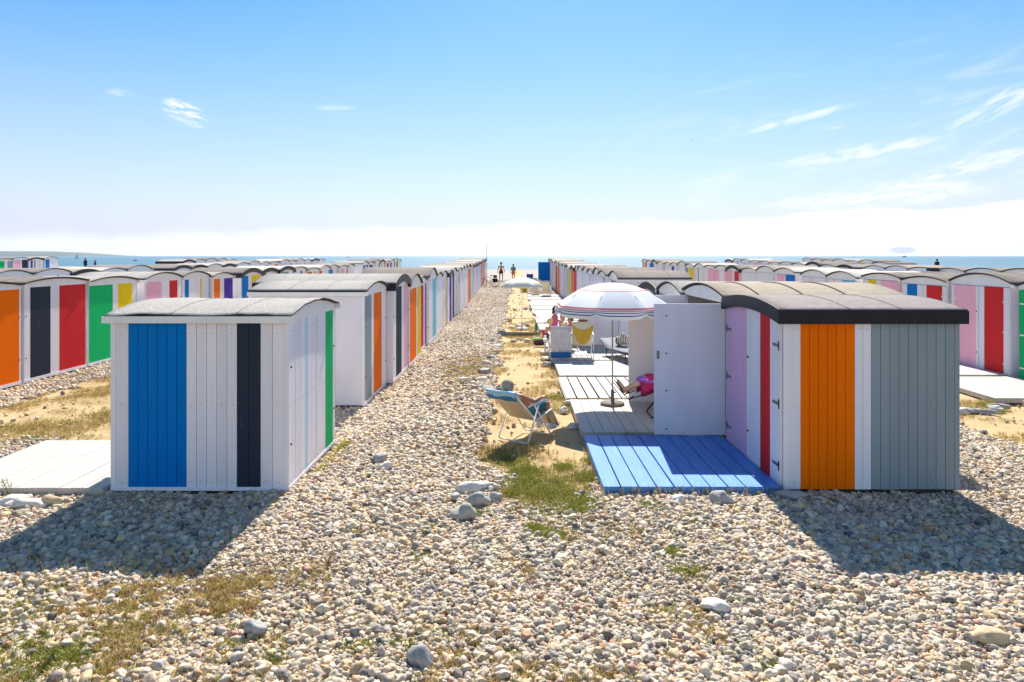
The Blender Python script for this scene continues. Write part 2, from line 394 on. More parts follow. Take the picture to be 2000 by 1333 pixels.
    for i in range(nx):
        ad((i, nn+i, nn+i+1, i+1), 1); a = ny*k+i; ad((a, a+1, nn+a+1, nn+a), 1)
    for j in range(ny):
        a = j*k; ad((a, a+k, nn+a+k, nn+a), 1); a = j*k+nx; ad((a, nn+a, nn+a+k, a+k), 1)
    if detail:   # raised overlap seams of the felt
        for s_ in ((0.22, 0.44, 0.68) if roof == 'beige' else (0.34, 0.68)):
            sxx = w*s_ + rng.uniform(-.1, .1)
            pts_ = [(sxx, y, rz(sxx, y)+th+0.003) for y in ys]
            rb.tube(pts_, 0.013 if roof == 'beige' else 0.006, 5, 1 if roof == 'beige' else 0)
    rb.build('roof', [m_felt[roof], m_edge], root)
    # eaves trim --------------------------------------------------
    fh = 0.145 if black else 0.085
    fo = 0.018
    for (ya, yb) in ((-ov-fo+0.012, -ov+0.012+0.006), (l+ov-0.018, l+ov+fo-0.012)):
        zt = arch(ya, l, h, rise); tb = MB()
        tb.box(-ov-fo, w+ov+fo, ya, yb, zt-fh+0.012, zt+(0.02 if black else (0.006 if wave else -0.004)), 0)
        tb.build('eaves_board', m_black if black else m_trim, root)
    if black:
        for (xa, xb) in ((-ov-fo, -ov+0.002), (w+ov-0.002, w+ov+fo)):
            tb = MB()
            for i in range(nz*2):
                ya = -ov + 0.019 + (l+2*ov-0.038)*i/(nz*2); yb = -ov + 0.019 + (l+2*ov-0.038)*(i+1)/(nz*2)
                za, zb = arch(ya, l, h, rise), arch(yb, l, h, rise); d = 0.03; hh = fh-0.01
                vs = [(xa,ya,za-hh),(xb,ya,za-hh),(xb,yb,zb-hh),(xa,yb,zb-hh),(xa,ya,za+d),(xb,ya,za+d),(xb,yb,zb+d),(xa,yb,zb+d)]
                tb.add(vs, [(0,3,2,1),(4,5,6,7),(0,1,5,4),(1,2,6,5),(2,3,7,6),(3,0,4,7)], 0)
            tb.build('arched_trim', m_black, root)
    # doors on the west side -------------------------------------
    if door == 'W':
        zt = pt - 0.012; mid = l/2
        lf = mid-0.05-0.004 if not open_door else min(1.05, mid-0.054)
        for s_, (ya, yb) in enumerate(((0.05, 0.05+lf), (l-0.05-lf, l-0.05))):
            db = MB(); segs = []; p = ya
            for a, b, c in sorted(side_w):
                a, b = max(ya, a*l), min(yb, b*l)
                if b - a < 0.01: continue
                if a > p+0.005: segs.append((p, a, 'white'))
                segs.append((a, b, c)); p = b
            if p < yb-0.005: segs.append((p, yb, 'white'))
            base_y = ya if s_ == 0 else yb
            op = open_door and open_door[s_]
            for a, b, c in segs:
                db.box(-0.024 if not op else 0, 0.0 if not op else 0.034, a-base_y, b-base_y, z0+(0.02 if not op else 0.05), zt, PI[c])
            if not op and side_w is not None and detail:   # meeting strip
                if s_ == 1: db.box(-0.034, -0.024, ya-base_y, ya-base_y+0.03, z0+0.02, zt, 0)
            do = db.build('door', PM, root, (0, base_y, 0))
            if op: do.rotation_euler = (0, 0, R(op))
            elif open_door: pass
            if detail:
                for zz in (0.3, 1.02, 1.70):
                    hb = MB()
                    sgn = 1 if s_ == 0 else -1
                    xa = -0.0285 if not op else 0.0345
                    hb.box(xa-0.002, xa+0.003, min(0.02*sgn, 0.2*sgn), max(0.02*sgn, 0.2*sgn), zz-0.017, zz+0.017, 0)
                    hb.box(xa-0.004, xa+0.004, min(0.0, 0.022*sgn), max(0.0, 0.022*sgn), zz-0.055, zz+0.055, 1) if detail >= 2 or op else None
                    hb.build('hinge', [m_metal, m_blackmetal] if detail >= 2 or op else [m_trim, m_metal], do)
                if op:
                    lb = MB(); yo = (yb-ya)*(1 if s_ == 0 else -1)
                    lb.box(-0.012, 0.0, min(yo*0.93, yo*0.965), max(yo*0.93, yo*0.965), 1.22, 1.34); lb.build('latch', m_metal, do)
                    for zz in (0.18, 0.75, 1.3, 1.86):
                        bb = MB(); bb.ball((-0.004, yo*0.83, zz), 0.012, 8); bb.build('bolt', m_blackmetal, do)
                elif s_ == 1:
                    
                    for zz in (0.45, 1.42): lb = MB(); lb.ball((-0.036, 0.05 + ya-base_y, zz), 0.016, 8); lb.build('latch', m_blackmetal, do)
    elif detail:
        for yy_ in (0.07, l-0.07):
            for zz in (0.55, 1.45): bb = MB(); bb.ball((w+0.004, yy_, zz), 0.014, 8); bb.build('bolt', m_blackmetal, root)
    # skids under the hut
    sb = MB()
    sb.box(0.05, w-0.05, 0.05, l-0.05, -0.06, z0+0.002); sb.build('skid', m_wood, root)
    return root

ORD = ['first','second','third','fourth','fifth','sixth','seventh','eighth','ninth','tenth','eleventh','twelfth','thirteenth','fourteenth','fifteenth',
 'sixteenth','seventeenth','eighteenth','nineteenth','twentieth','twenty-first','twenty-second','twenty-third','twenty-fourth','twenty-fifth','twenty-sixth','twenty-seventh','twenty-eighth','twenty-ninth','thirtieth']
def spread(cols):
    u = []
    for c in cols:
        if c != 'white' and c not in u: u.append(c)
    u = u[:2]
    return 'plain white' if not u else 'white ' + ' and '.join(u) + (' striped' if u else '')

def row(name, side, xf, px_list, starts, group, phrase, detail_until=20, spec=None, roofs=None):
    """side 'E': visible face at x = xf looks +x; side 'W': it looks -x. px_list stripes: (pixel from, pixel to, colour)"""
    paints = []
    for a, b, c in px_list:
        ya, yb = abs(xf)*FPX/abs(a-1003), abs(xf)*FPX/abs(b-1003)
        paints.append((min(ya, yb), max(ya, yb), c))
    for i, st in enumerate(starts):
        y0 = st; nxt = starts[i+1] if i+1 < len(starts) else y0+2.1
        l = min(2.12, nxt - y0 - 0.02)
        sp = dict((spec or {}).get(i, {}))
        l = sp.pop('l', l); xo = sp.pop('xo', rng.uniform(-0.06, 0.06) if i else 0)
        w = sp.pop('w', 2.05)
        fr = []
        for a, b, c in paints:
            a, b = max(a, y0+0.03), min(b, y0+l-0.03)
            if b - a > 0.05: fr.append(((a-y0)/l, (b-y0)/l, c))
        if not fr and y0 > 36:
            u = rng.uniform(.05, .7)
            if rng.random() < .6: fr.append((u, min(.95, u+rng.choice((.1, .25, .4))), rng.choice(['pink','grey','blue','turquoise','yellow','red','green','orange','pale blue','lilac'])))
        cols = [c for _, _, c in fr]
        x0 = (xf - w if side == 'E' else xf) + xo
        kw = dict(h=2.04 + rng.uniform(-0.05, 0.06), rise=rng.uniform(0.12, 0.21), roof=(roofs or {}).get(i) or rng.choice(['brown','brown','grey','charcoal','cream','beige']),
                  detail=1 if y0 < detail_until else 0, door='W' if side == 'W' else 'none')
        if y0 > 26 and rng.random() < .13: kw['black'] = True
        kw.update(sp)
        fcols = [c for _, _, c in kw.get('front', ())]
        lab = kw.pop('label', None) or f"{spread(cols + fcols)} hut, {ORD[i]} from the front, {phrase}"
        if side == 'E': kw['side_e'] = fr if 'side_e' not in kw else kw['side_e']
        else: kw['side_w'] = fr if 'side_w' not in kw else kw['side_w']
        hut(x0, y0, w=w, l=l, label=lab, group=group, **kw)
def seq(a, step, b):
    r = []
    while a < b: r.append(round(a, 2)); a += step
    return r

rowA = [(722,735,'grey'),(739,754,'orange'),(770,781,'dark grey'),(786,793,'pink'),(796,809,'orange'),(811,818,'yellow'),(820,823,'grey'),(826,831,'red'),
        (834,836,'purple'),(845,853,'turquoise'),(874,876,'yellow'),(879,883,'purple'),(885,889,'dark grey'),(893,897,'pale grey'),(913,916,'orange'),(916.5,920,'brown'),
        (922,925,'pale green'),(929,931,'pink'),(932,938,'pale blue'),(940,947,'salmon'),(948,951,'pale blue')]
sA = [7.9, 12.33, 14.5] + seq(16.62, 2.12, 63)
row('A', 'E', -2.6, rowA, sA, 'huts in the row left of the stone path', 'left of the stone path', 24,
    {0: dict(xo=0, l=2.03, w=2.06, detail=2, roof='grey', wave=0.024, rise=0.12, h=2.05, side_e=[(.30,.36,'pale blue'),(.76,.95,'green')],
             front=[(.075,.42,'blue'),(.72,.86,'dark grey')], label='hut with broad blue and dark stripes and ragged grey felt roof, standing alone in front'),
     1: dict(xo=-.09, w=2.03, l=2.08, h=2.10, rise=.13, roof='grey', label='white hut with grey and orange side stripes just behind the blue striped hut'),
     2: dict(xo=.04, w=2.9, l=2.08, h=2.14, rise=.17, roof='grey', black=True, label='hut with dark grey and pink side stripes and black-edged roof, left of the path'),
     3: dict(rise=.26), 5: dict(h=2.08, rise=.27, roof='brown')})
rowB = [(-60,38,'orange'),(59,99,'dark grey'),(116,171,'red'),(174,222,'green'),(232,260,'yellow'),(286,316,'pink'),(331,347,'red'),(363,371,'blue'),(393,396,'yellow'),
        (415,427,'orange'),(435,453,'purple'),(470,483,'blue'),(489,506,'yellow'),(513,521,'dark grey'),(534,536,'orange'),(549,562,'grey'),(571,573.4,'blue'),
        (588,591,'purple'),(598,608,'red'),(611,617,'yellow'),(621,627,'red'),(640,651,'blue'),(658,662,'pale grey'),(665,671,'pink'),(676,681,'red'),
        (709,713,'blue'),(715,718,'dark grey'),(721,728,'navy'),(731,733,'pale blue'),(739,741,'brown'),(745,746,'grey'),(750,752,'green'),(755,759,'red'),(769,771,'red'),(773,777,'green'),(783,786,'pale green')]
sB = [12.36, 14.56, 16.8, 19.35, 21.56, 23.55, 26.05, 28.25, 30.3] + seq(32.42, 2.1, 44.5) + seq(46.9, 2.1, 63)
row('B', 'E', -10.45, rowB, sB, 'huts in the row far across the left lane', 'across the left lane', 24,
    {0: dict(xo=0, l=2.14, h=2.12, rise=.09), 1: dict(xo=0, l=2.14, rise=.10, h=2.14), 2: dict(l=2.16, xo=-.02, rise=.11, h=2.08), 3: dict(l=2.14, xo=0, rise=.17, h=2.07), 4: dict(l=1.95, h=2.06, rise=.16), 5: dict(l=1.75), 6: dict(l=2.16)}, roofs={0:'brown',1:'brown',2:'grey',3:'grey',4:'charcoal',6:'brown',7:'cream',8:'cream'})
rowF = [(0,12,'yellow'),(16,54,'orange'),(73,82,'grey'),(110,113,'purple'),(206,217,'grey'),(232,238,'purple'),(254,264,'pink'),(288,291,'blue'),
        (340,345,'green'),(360,363,'pale blue'),(405,420,'turquoise'),(428,430,'red'),(442,451,'pink'),(455,464,'green'),(470,481,'pink'),(483,489,'green'),(519,525,'dark grey')]
sF = [21.9, 24.0, 26.1, 28.15, 30.2, 32.35, 36.6] + seq(38.75, 2.1, 64)
row('F', 'E', -18.3, rowF, sF, 'huts in the row beyond the left lane huts', 'beyond the left lane row', 0,
    {6: dict(front=[(.45,.85,'red')], roof='brown', label='white hut with a red panel on its near wall, beyond the left lane huts')})
rowG = [(-30,8,'green'),(14,27,'grey'),(29,42,'pink'),(44,56,'dark grey'),(61,65,'purple'),(68,70,'brown'),(78,80,'pale green'),(88,96,'blue')]
row('G', 'E', -49.5, rowG, [63.2, 65.4, 67.6, 69.8, 72.0], 'huts in the farthest left row by the water', 'far left by the water', 0)

rowC = [(1288.6,1301,'purple'),(1317,1320,'pale blue'),(1120,1125,'red'),(1115.6,1119.6,'orange'),(1112,1115.3,'yellow'),(1107.6,1111.7,'turquoise'),(1101,1103.5,'pink'),
        (1095.5,1097,'pale grey'),(1089,1094,'orange'),(1084.5,1088,'brown'),(1080.2,1082,'salmon'),(1183,1186,'grey'),(1152,1154,'pale grey')]
sC = [7.9, 10.07, 12.52, 14.6, 20.3] + seq(22.45, 2.12, 59)
row('C', 'W', 3.12, rowC, sC, 'huts in the row right of the stone path', 'right of the stone path', 30,
    {0: dict(xo=0, l=2.06, w=2.04, detail=2, roof='charcoal', black=True, h=2.10, rise=.10, panel_top=2.085, side_w=[(.165,.325,'red'),(.56,.985,'lilac')],
             front=[(.0,.075,'white'),(.075,.40,'orange'),(.50,1.0,'grey')], label='hut with orange and grey near wall and black-edged roof beside the blue deck'),
     1: dict(xo=.02, l=2.42, w=2.6, detail=1, roof='beige', h=2.12, rise=.155, open_door=(89, -89), side_w=[], label='open white hut with beige roof and both doors swung out over its deck'),
     2: dict(l=2.05, roof='grey', w=2.6, h=2.03), 3: dict(l=2.05, roof='charcoal', black=True, h=1.98, side_w=[]),
     4: dict(l=2.08, roof='brown', w=2.1, h=2.05, open_door=(89, 0), side_w=[]),
     22: dict(open_door=(89, 0), side_w=[(0,.5,'blue')])})
rowD = [(1989,2060,'green'),(1865,1908,'pink'),(1924,1962,'red'),(1773,1793,'blue'),(1811,1842,'red'),(1697,1713,'yellow'),(1722,1757,'pink'),(1647,1671,'turquoise'),(1629,1631,'pink'),
        (1521,1536,'pink'),(1538,1556,'blue'),(1436,1445,'red'),(1415,1432,'pink'),(1383,1405,'pink'),(1347,1356,'yellow'),(1340,1346,'grey'),(1313,1318,'purple'),(1323,1325,'pale blue'),
        (1270,1279,'blue'),(1261,1264,'brown'),(1256.5,1259,'orange'),(1252.5,1255,'green')]
sD = [12.95, 15.2, 17.42, 19.58, 22.05, 24.25, 26.75, 28.95, 31.2, 33.35] + seq(35.5, 2.12, 58.5)
row('D', 'W', 11.1, rowD, sD, 'huts in the row across the right lane', 'across the right lane', 26,
    {0: dict(xo=0, l=2.05, h=2.08, rise=.2, roof='brown'), 1: dict(xo=0, l=2.12, h=2.11, rise=.21, roof='brown'), 2: dict(xo=0, l=2.1, roof='brown'), 3: dict(xo=0, l=2.1, roof='brown'), 4: dict(xo=0, w=2.4, l=2.1, roof='cream'), 5: dict(l=2.1, roof='cream'), 6: dict(roof='cream')})
rowE = [(1841,1885,'red'),(1806,1810,'green'),(1620,1625,'blue')]
sE = [24.9, 27.0, 29.1, 31.3, 33.4, 35.5] + seq(38.8, 2.12, 62)
row('E', 'W', 19.3, rowE, sE, 'huts in the row beyond the right lane huts', 'beyond the right lane row', 0,
    {0: dict(roof='brown'), 1: dict(roof='brown'), 2: dict(roof='charcoal'), 5: dict(roof='charcoal'), 6: dict(roof='charcoal', black=True)})

row('H', 'W', 27.4, [], seq(50, 2.12, 64), 'huts in the third row on the right', 'third row on the right', 0)
row('I', 'E', -26.2, [], seq(54, 2.12, 64), 'huts in the third row on the left', 'third row on the left', 0)
# ------------------------------------------------------------------ decks
def deck(x0, x1, y0, y1, label, m=m_deck, top=0.085, gaps=0.006, wide=0.14, group='decks in front of the huts', sk=0.0, thick=0.03):
    root = empty('deck', (x0, y0, gz(x0, y0))); tag(root, label, 'deck', group); root.rotation_euler.z = sk
    b = MB(); w = x1-x0; n = max(2, round(w/wide)); rim = 0.09
    for i in range(n):
        g = gaps*rng.uniform(0.6, 1.4)
        b.bbox(w*i/n+g/2, w*(i+1)/n-g/2, 0.0, y1-y0+rng.uniform(-.006, .006), top-thick, top+rng.uniform(-.002, .002), 0.004)
    b.build('board', m, root).name = 'decking'
    f = MB(); l = y1-y0
    f.box(0.0, w, 0.004, 0.03, 0.0, top-thick-0.001); f.box(0.0, w, l-0.03, l-0.004, 0.0, top-thick-0.001)
    f.box(0.002, 0.03, 0.031, l-0.031, 0.0, top-thick-0.001); f.box(w-0.03, w-0.002, 0.031, l-0.031, 0, top-thick-0.001)
    f.build('frame', m, root)
    return root
deck(1.03, 3.09, 7.86, 10.12, 'bright blue painted deck in front of the orange and grey hut', m_deckblue, 0.09, 0.012, 0.20)
deck(1.03, 3.07, 10.26, 12.58, 'white deck carrying the striped parasol', m_deck, 0.10, 0.007, 0.17)
deck(0.98, 3.08, 12.82, 14.98, 'white deck with wide gaps between boards, behind the parasol deck', m_deck, 0.085, 0.024, 0.21, sk=.006)
deck(1.02, 3.09, 15.22, 17.32, 'plain white deck in front of the pair of deck chairs', m_deck, 0.085, 0.006, 0.16)
deck(0.98, 3.05, 17.5, 19.7, 'white deck under the towel-covered loungers', m_deck, 0.085, 0.012, 0.14)
yy0 = 19.95
for i in range(11):
    deck(0.98 + rng.uniform(-.1, .06), 3.05, yy0, yy0+2.1, f'white deck, {ORD[i]} beyond the group of bathers', m_deck, 0.08+rng.uniform(0, .04)); yy0 += 2.25+rng.uniform(0, .2)
deck(-6.75, -4.7, 7.82, 9.85, 'sunlit white deck beside the blue striped hut', m_deck, 0.09, 0.007, 0.13)
deck(8.95, 11.07, 15.3, 17.35, 'white deck in front of the pink and red hut', m_deck, 0.085, 0.005, 0.16)
deck(9.0, 11.07, 12.75, 15.05, 'white deck in front of the green hut', m_deck, 0.09, 0.005, 0.16)
deck(9.35, 11.3, 10.5, 12.55, 'white deck cut by the right edge, nearest in its lane', m_deck, 0.09, 0.005, 0.16)

# ------------------------------------------------------------------ ground
_T = nr.random((256, 256))
def vn(x, y, s):
    x = np.asarray(x, float)*s + 1000.3; y = np.asarray(y, float)*s + 700.7
    xi = np.floor(x).astype(int); yi = np.floor(y).astype(int); fx = x-xi; fy = y-yi
    fx = fx*fx*(3-2*fx); fy = fy*fy*(3-2*fy)
    a = _T[xi % 256, yi % 256]; b = _T[(xi+1) % 256, yi % 256]; c = _T[xi % 256, (yi+1) % 256]; d = _T[(xi+1) % 256, (yi+1) % 256]
    return (a*(1-fx)+b*fx)*(1-fy)+(c*(1-fx)+d*fx)*fy
def fbm(x, y, s): return (vn(x,y,s)+.5*vn(x,y,2.1*s)+.25*vn(x,y,4.3*s)+.12*vn(x,y,9*s))/1.87
def smn(a, b, x):
    t = np.clip((x-a)/(b-a), 0, 1); return t*t*(3-2*t)
def gzn(x, y):
    crest = 0.85+0.45*smn(30, 60, -x)+0.1*smn(20, 60, x)
    z = 0.3*smn(35, 68, y)+(crest-0.3)*smn(66, 92, y)
    return np.where(y > 92, crest-(crest+7.0)*smn(92, 175, y), z)
def sand_mask(x, y):
    n = (fbm(x, y, 1.7)-.5)*1.1
    def strip(a, b, y0, e=0.22): return smn(a-e, a+e, x+n*0.6)*(1-smn(b-e, b+e, x+n*0.4))*smn(y0-.7, y0+.5, y+n)
    c = strip(-0.36, 1.5, 9.3)*(1-smn(44, 50, y))
    c = np.maximum(c, strip(-0.1, 1.0, 8.0)*0.75)
    return np.clip(np.maximum(np.maximum(c, strip(-9.3, -4.9, 10.3)*0.92), strip(7.45, 11.0, 9.0)), 0, 1)
def dry_mask(x, y):
    """thin dry turf between the stones"""
    n = fbm(x+9, y, 0.9)
    a = smn(.33, .52, n+0.30*smn(-1.2, -3.2, x)*(1-smn(5.4, 6.1, y))-0.12) * (1-smn(5.5, 6.4, y)) * smn(-1.0, -2.3, x)
    b = np.exp(-(((x+1.15)/.62)**2+((y-16.8)/2.5)**2)**1.5)*smn(.3, .5, fbm(x, y+5, 1.6)+.12)
    c = np.exp(-(((x-.35)/.75)**2+((y-8.2)/1.1)**2)**1.5)*smn(.38, .55, fbm(x+3, y, 1.8)+.08)
    d = np.exp(-(((x+.6)/.7)**2+((y-9.6)/.5)**2)**1.5)*.7
    e = smn(.52, .62, fbm(x+31, y+7, 1.1))*.6*(y < 12)*(np.abs(x) < 1.6)
    f = smn(-9.6, -9, x)*(1-smn(-5.2, -4.9, x))*smn(9.6, 10.4, y)*smn(.42, .6, fbm(x, y, 1.3))*.9*(y < 25)
    h = np.exp(-(((x-.4)/.55)**2+((y-6.6)/1.0)**2)**1.5)*.8*smn(.36, .56, fbm(x+13, y, 2.2))
    return np.clip(np.maximum.reduce([a, b, c, d, e, f, h]), 0, 1)
xs = np.unique(np.concatenate([np.linspace(-13, 13, 261), np.linspace(-70, 70, 141), np.array([-11900,-8000,-5000,-2000,-900,-400,-200,-110,110,200,400,900,2000,5000,8000,11900])]))
ys = np.unique(np.concatenate([np.linspace(1.5, 24, 226), np.linspace(24, 100, 153), np.linspace(-60, 1.5, 18), np.linspace(100, 180, 40), np.array([-300., 260, 400, 900, 3000, 8000, 11900])]))
GX, GY = np.meshgrid(xs, ys); 
GZ = gzn(GX, GY) + np.where((GY < 95) & (np.abs(GX) < 75), (fbm(GX, GY, 1.3)-.5)*.05 - .012, 0) - 0.006
GZ -= 0.03*sand_mask(GX, GY)*(GY < 40)*0.4
vs = np.stack([GX.ravel(), GY.ravel(), GZ.ravel()], 1); nx_ = len(xs); ny_ = len(ys)
idx = np.arange(nx_*ny_).reshape(ny_, nx_)
fs = np.stack([idx[:-1,:-1].ravel(), idx[:-1,1:].ravel(), idx[1:,1:].ravel(), idx[1:,:-1].ravel()], 1)
gm = bpy.data.meshes.new('ground'); gm.from_pydata(vs.tolist(), [], fs.tolist())
gm.polygons.foreach_set('use_smooth', [True]*len(gm.polygons))
for nm, fn in (('sand', sand_mask), ('dry', dry_mask)):
    at = gm.attributes.new(nm, 'FLOAT', 'POINT'); at.data.foreach_set('value', fn(GX, GY).ravel().astype(np.float32))
ground = bpy.data.objects.new('ground', gm); COL.objects.link(ground); tag(ground, 'shingle beach with sandy strips', None, None, 'structure')
def ramp(n, l, fac, stops):
    r = n.new('ShaderNodeValToRGB'); e = r.color_ramp.elements
    while len(e) > 1: e.remove(e[-1])
    e[0].position = stops[0][0]; e[0].color = (*stops[0][1], 1)
    for p, c in stops[1:]: q = e.new(p); q.color = (*c, 1)
    l.new(fac, r.inputs[0]); return r.outputs[0]
PEB = [(0.0,(.20,.19,.19)),(.12,(.35,.33,.32)),(.3,(.50,.46,.40)),(.5,(.60,.54,.45)),(.7,(.48,.40,.30)),(.85,(.66,.62,.56)),(.95,(.42,.28,.18)),(1,(.52,.48,.46))]
m = bpy.data.materials.new('shingle and sand'); m.use_nodes = True; n = m.node_tree.nodes; l = m.node_tree.links; b = n['Principled BSDF']
b.inputs['Roughness'].default_value = .9; b.inputs['Specular IOR Level'].default_value = .2
ge = n.new('ShaderNodeNewGeometry')
def vor(scale, feat='F1'):
    v = n.new('ShaderNodeTexVoronoi'); v.feature = feat; v.inputs['Scale'].default_value = scale; l.new(ge.outputs['Position'], v.inputs['Vector']); return v
def noi(scale, det=6, rough=.6):
    v = n.new('ShaderNodeTexNoise'); v.inputs['Scale'].default_value = scale; v.inputs['Detail'].default_value = det; v.inputs['Roughness'].default_value = rough
    l.new(ge.outputs['Position'], v.inputs['Vector']); return v
def mth(op, a, b_=None, clamp=False):
    q = n.new('ShaderNodeMath'); q.operation = op; q.use_clamp = clamp
    for i, v in enumerate((a, b_)):
        if v is None: continue
        if isinstance(v, (int, float)): q.inputs[i].default_value = v
        else: l.new(v, q.inputs[i])
    return q.outputs[0]
def n_sep():
    s_ = n.new('ShaderNodeSeparateXYZ'); l.new(ge.outputs['Position'], s_.inputs[0]); return s_.outputs[1]
def mixc(f, a, b_, mode='MIX'):
    q = n.new('ShaderNodeMix'); q.data_type = 'RGBA'; q.blend_type = mode
    for k_, v in (('Factor', f), ('A', a), ('B', b_)):
        if isinstance(v, (int, float)): q.inputs[k_].default_value = v
        elif isinstance(v, tuple): q.inputs[k_].default_value = (*v, 1)
        else: l.new(v, q.inputs[k_])
    return q.outputs['Result']
v1 = vor(19.0); sp = n.new('ShaderNodeSeparateColor'); l.new(v1.outputs['Color'], sp.inputs[0])
stone = ramp(n, l, sp.outputs[0], PEB)
gap = mth('MULTIPLY', mth('SUBTRACT', v1.outputs['Distance'], .48), 2.6, True)
stone = mixc(mth('MULTIPLY', gap, .75), stone, (.16, .12, .085))
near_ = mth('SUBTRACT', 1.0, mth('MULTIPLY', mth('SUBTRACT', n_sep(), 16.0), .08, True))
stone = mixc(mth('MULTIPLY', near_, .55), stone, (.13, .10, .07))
n0 = noi(2.2); n3 = noi(40, 8, .7); n4 = noi(300, 3)
sandc = ramp(n, l, n0.outputs['Fac'], [(.3, (.42, .29, .13)), (.5, (.52, .37, .18)), (.7, (.60, .46, .25))])
sandc = mixc(.5, sandc, ramp(n, l, n3.outputs['Fac'], [(.35, (.20, .13, .06)), (.47, (.50, .37, .2)), (.66, (.66, .54, .34))]))
dryc = ramp(n, l, n3.outputs['Fac'], [(.35, (.18, .12, .05)), (.5, (.38, .26, .11)), (.65, (.50, .38, .19))])
nearc = mixc(.55, dryc, (.30, .235, .155))
a1 = n.new('ShaderNodeAttribute'); a1.attribute_name = 'sand'; a2 = n.new('ShaderNodeAttribute'); a2.attribute_name = 'dry'
sy = n.new('ShaderNodeSeparateXYZ'); l.new(ge.outputs['Position'], sy.inputs[0])
fs_ = mth('MULTIPLY', mth('SUBTRACT', mth('ADD', a1.outputs['Fac'], mth('MULTIPLY', mth('SUBTRACT', n3.outputs['Fac'], .5), .7)), .38), 5.0, True)
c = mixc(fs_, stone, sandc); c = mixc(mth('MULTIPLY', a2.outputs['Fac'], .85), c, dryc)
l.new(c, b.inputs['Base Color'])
hgt = mth('ADD', mth('MULTIPLY', mth('SUBTRACT', 1.0, v1.outputs['Distance']), mth('SUBTRACT', 1.0, fs_)), mth('MULTIPLY', n3.outputs['Fac'], .6))
bp = n.new('ShaderNodeBump'); bp.inputs['Strength'].default_value = .9; bp.inputs['Distance'].default_value = .03; l.new(hgt, bp.inputs['Height']); l.new(bp.outputs[0], b.inputs['Normal'])
gm.materials.append(m)

# ------------------------------------------------------------------ sea and headland
m = bpy.data.materials.new('sea water'); m.use_nodes = True; n = m.node_tree.nodes; l = m.node_tree.links; b = n['Principled BSDF']
ge = n.new('ShaderNodeNewGeometry')
b.inputs['Roughness'].default_value = .28; b.inputs['Specular IOR Level'].default_value = .35
w1 = noi(.012, 5, .6); w2 = noi(.35, 6, .7)
mpz = n.new('ShaderNodeMapping'); mpz.inputs['Scale'].default_value = (1, .35, 1); l.new(ge.outputs['Position'], mpz.inputs[0]); l.new(mpz.outputs[0], w2.inputs['Vector'])
c = ramp(n, l, w1.outputs['Fac'], [(.3, (.018, .105, .145)), (.55, (.028, .13, .17)), (.75, (.045, .165, .20))])
c = mixc(mth('MULTIPLY', mth('SUBTRACT', w2.outputs['Fac'], .56), 4.0, True), c, (.16, .34, .38))
l.new(c, b.inputs['Base Color'])
bp = n.new('ShaderNodeBump'); bp.inputs['Strength'].default_value = .8; bp.inputs['Distance'].default_value = 1.0; l.new(w2.outputs['Fac'], bp.inputs['Height']); l.new(bp.outputs[0], b.inputs['Normal'])
mb = MB(); mb.add([(-11800,105,-3),(11800,105,-3),(11800,11800,-3),(-11800,11800,-3)], [(0,1,2,3)])
sea = mb.build('sea', m); tag(sea, 'calm turquoise sea', None, None, 'structure')
m_hill = mat('headland scrub', (.055, .075, .05), .95, 0, var=.2, vscale=.004)
hb = MB(); top_ = []; K = 60
for i in range(K+1):
    x = -11500 + (11500-5560)*i/K
    px = 1003 + x/9000*FPX
    h = 66 if px < 60 else 66-14*sm(60, 110, px)-10*sm(110, 140, px)-40*sm(138, 168, px)
    h += 5*noise.noise(Vector((x*.0012, 0, 0)))+2.5*noise.noise(Vector((x*.005, 3, 0)))
    top_.append((x, max(1, h)))
for i in range(K):
    (xa, ha), (xb, hb_) = top_[i], top_[i+1]
    hb.add([(xa,9000,-4),(xb,9000,-4),(xb,9080,hb_*.8),(xa,9080,ha*.8),(xb,9400,hb_),(xa,9400,ha),(xb,10400,-4),(xa,10400,-4)],
           [(0,1,2,3),(3,2,4,5),(5,4,6,7)], 0, True)
hd = hb.build('headland', m_hill); tag(hd, 'low blue headland across the water', None, None, 'structure')

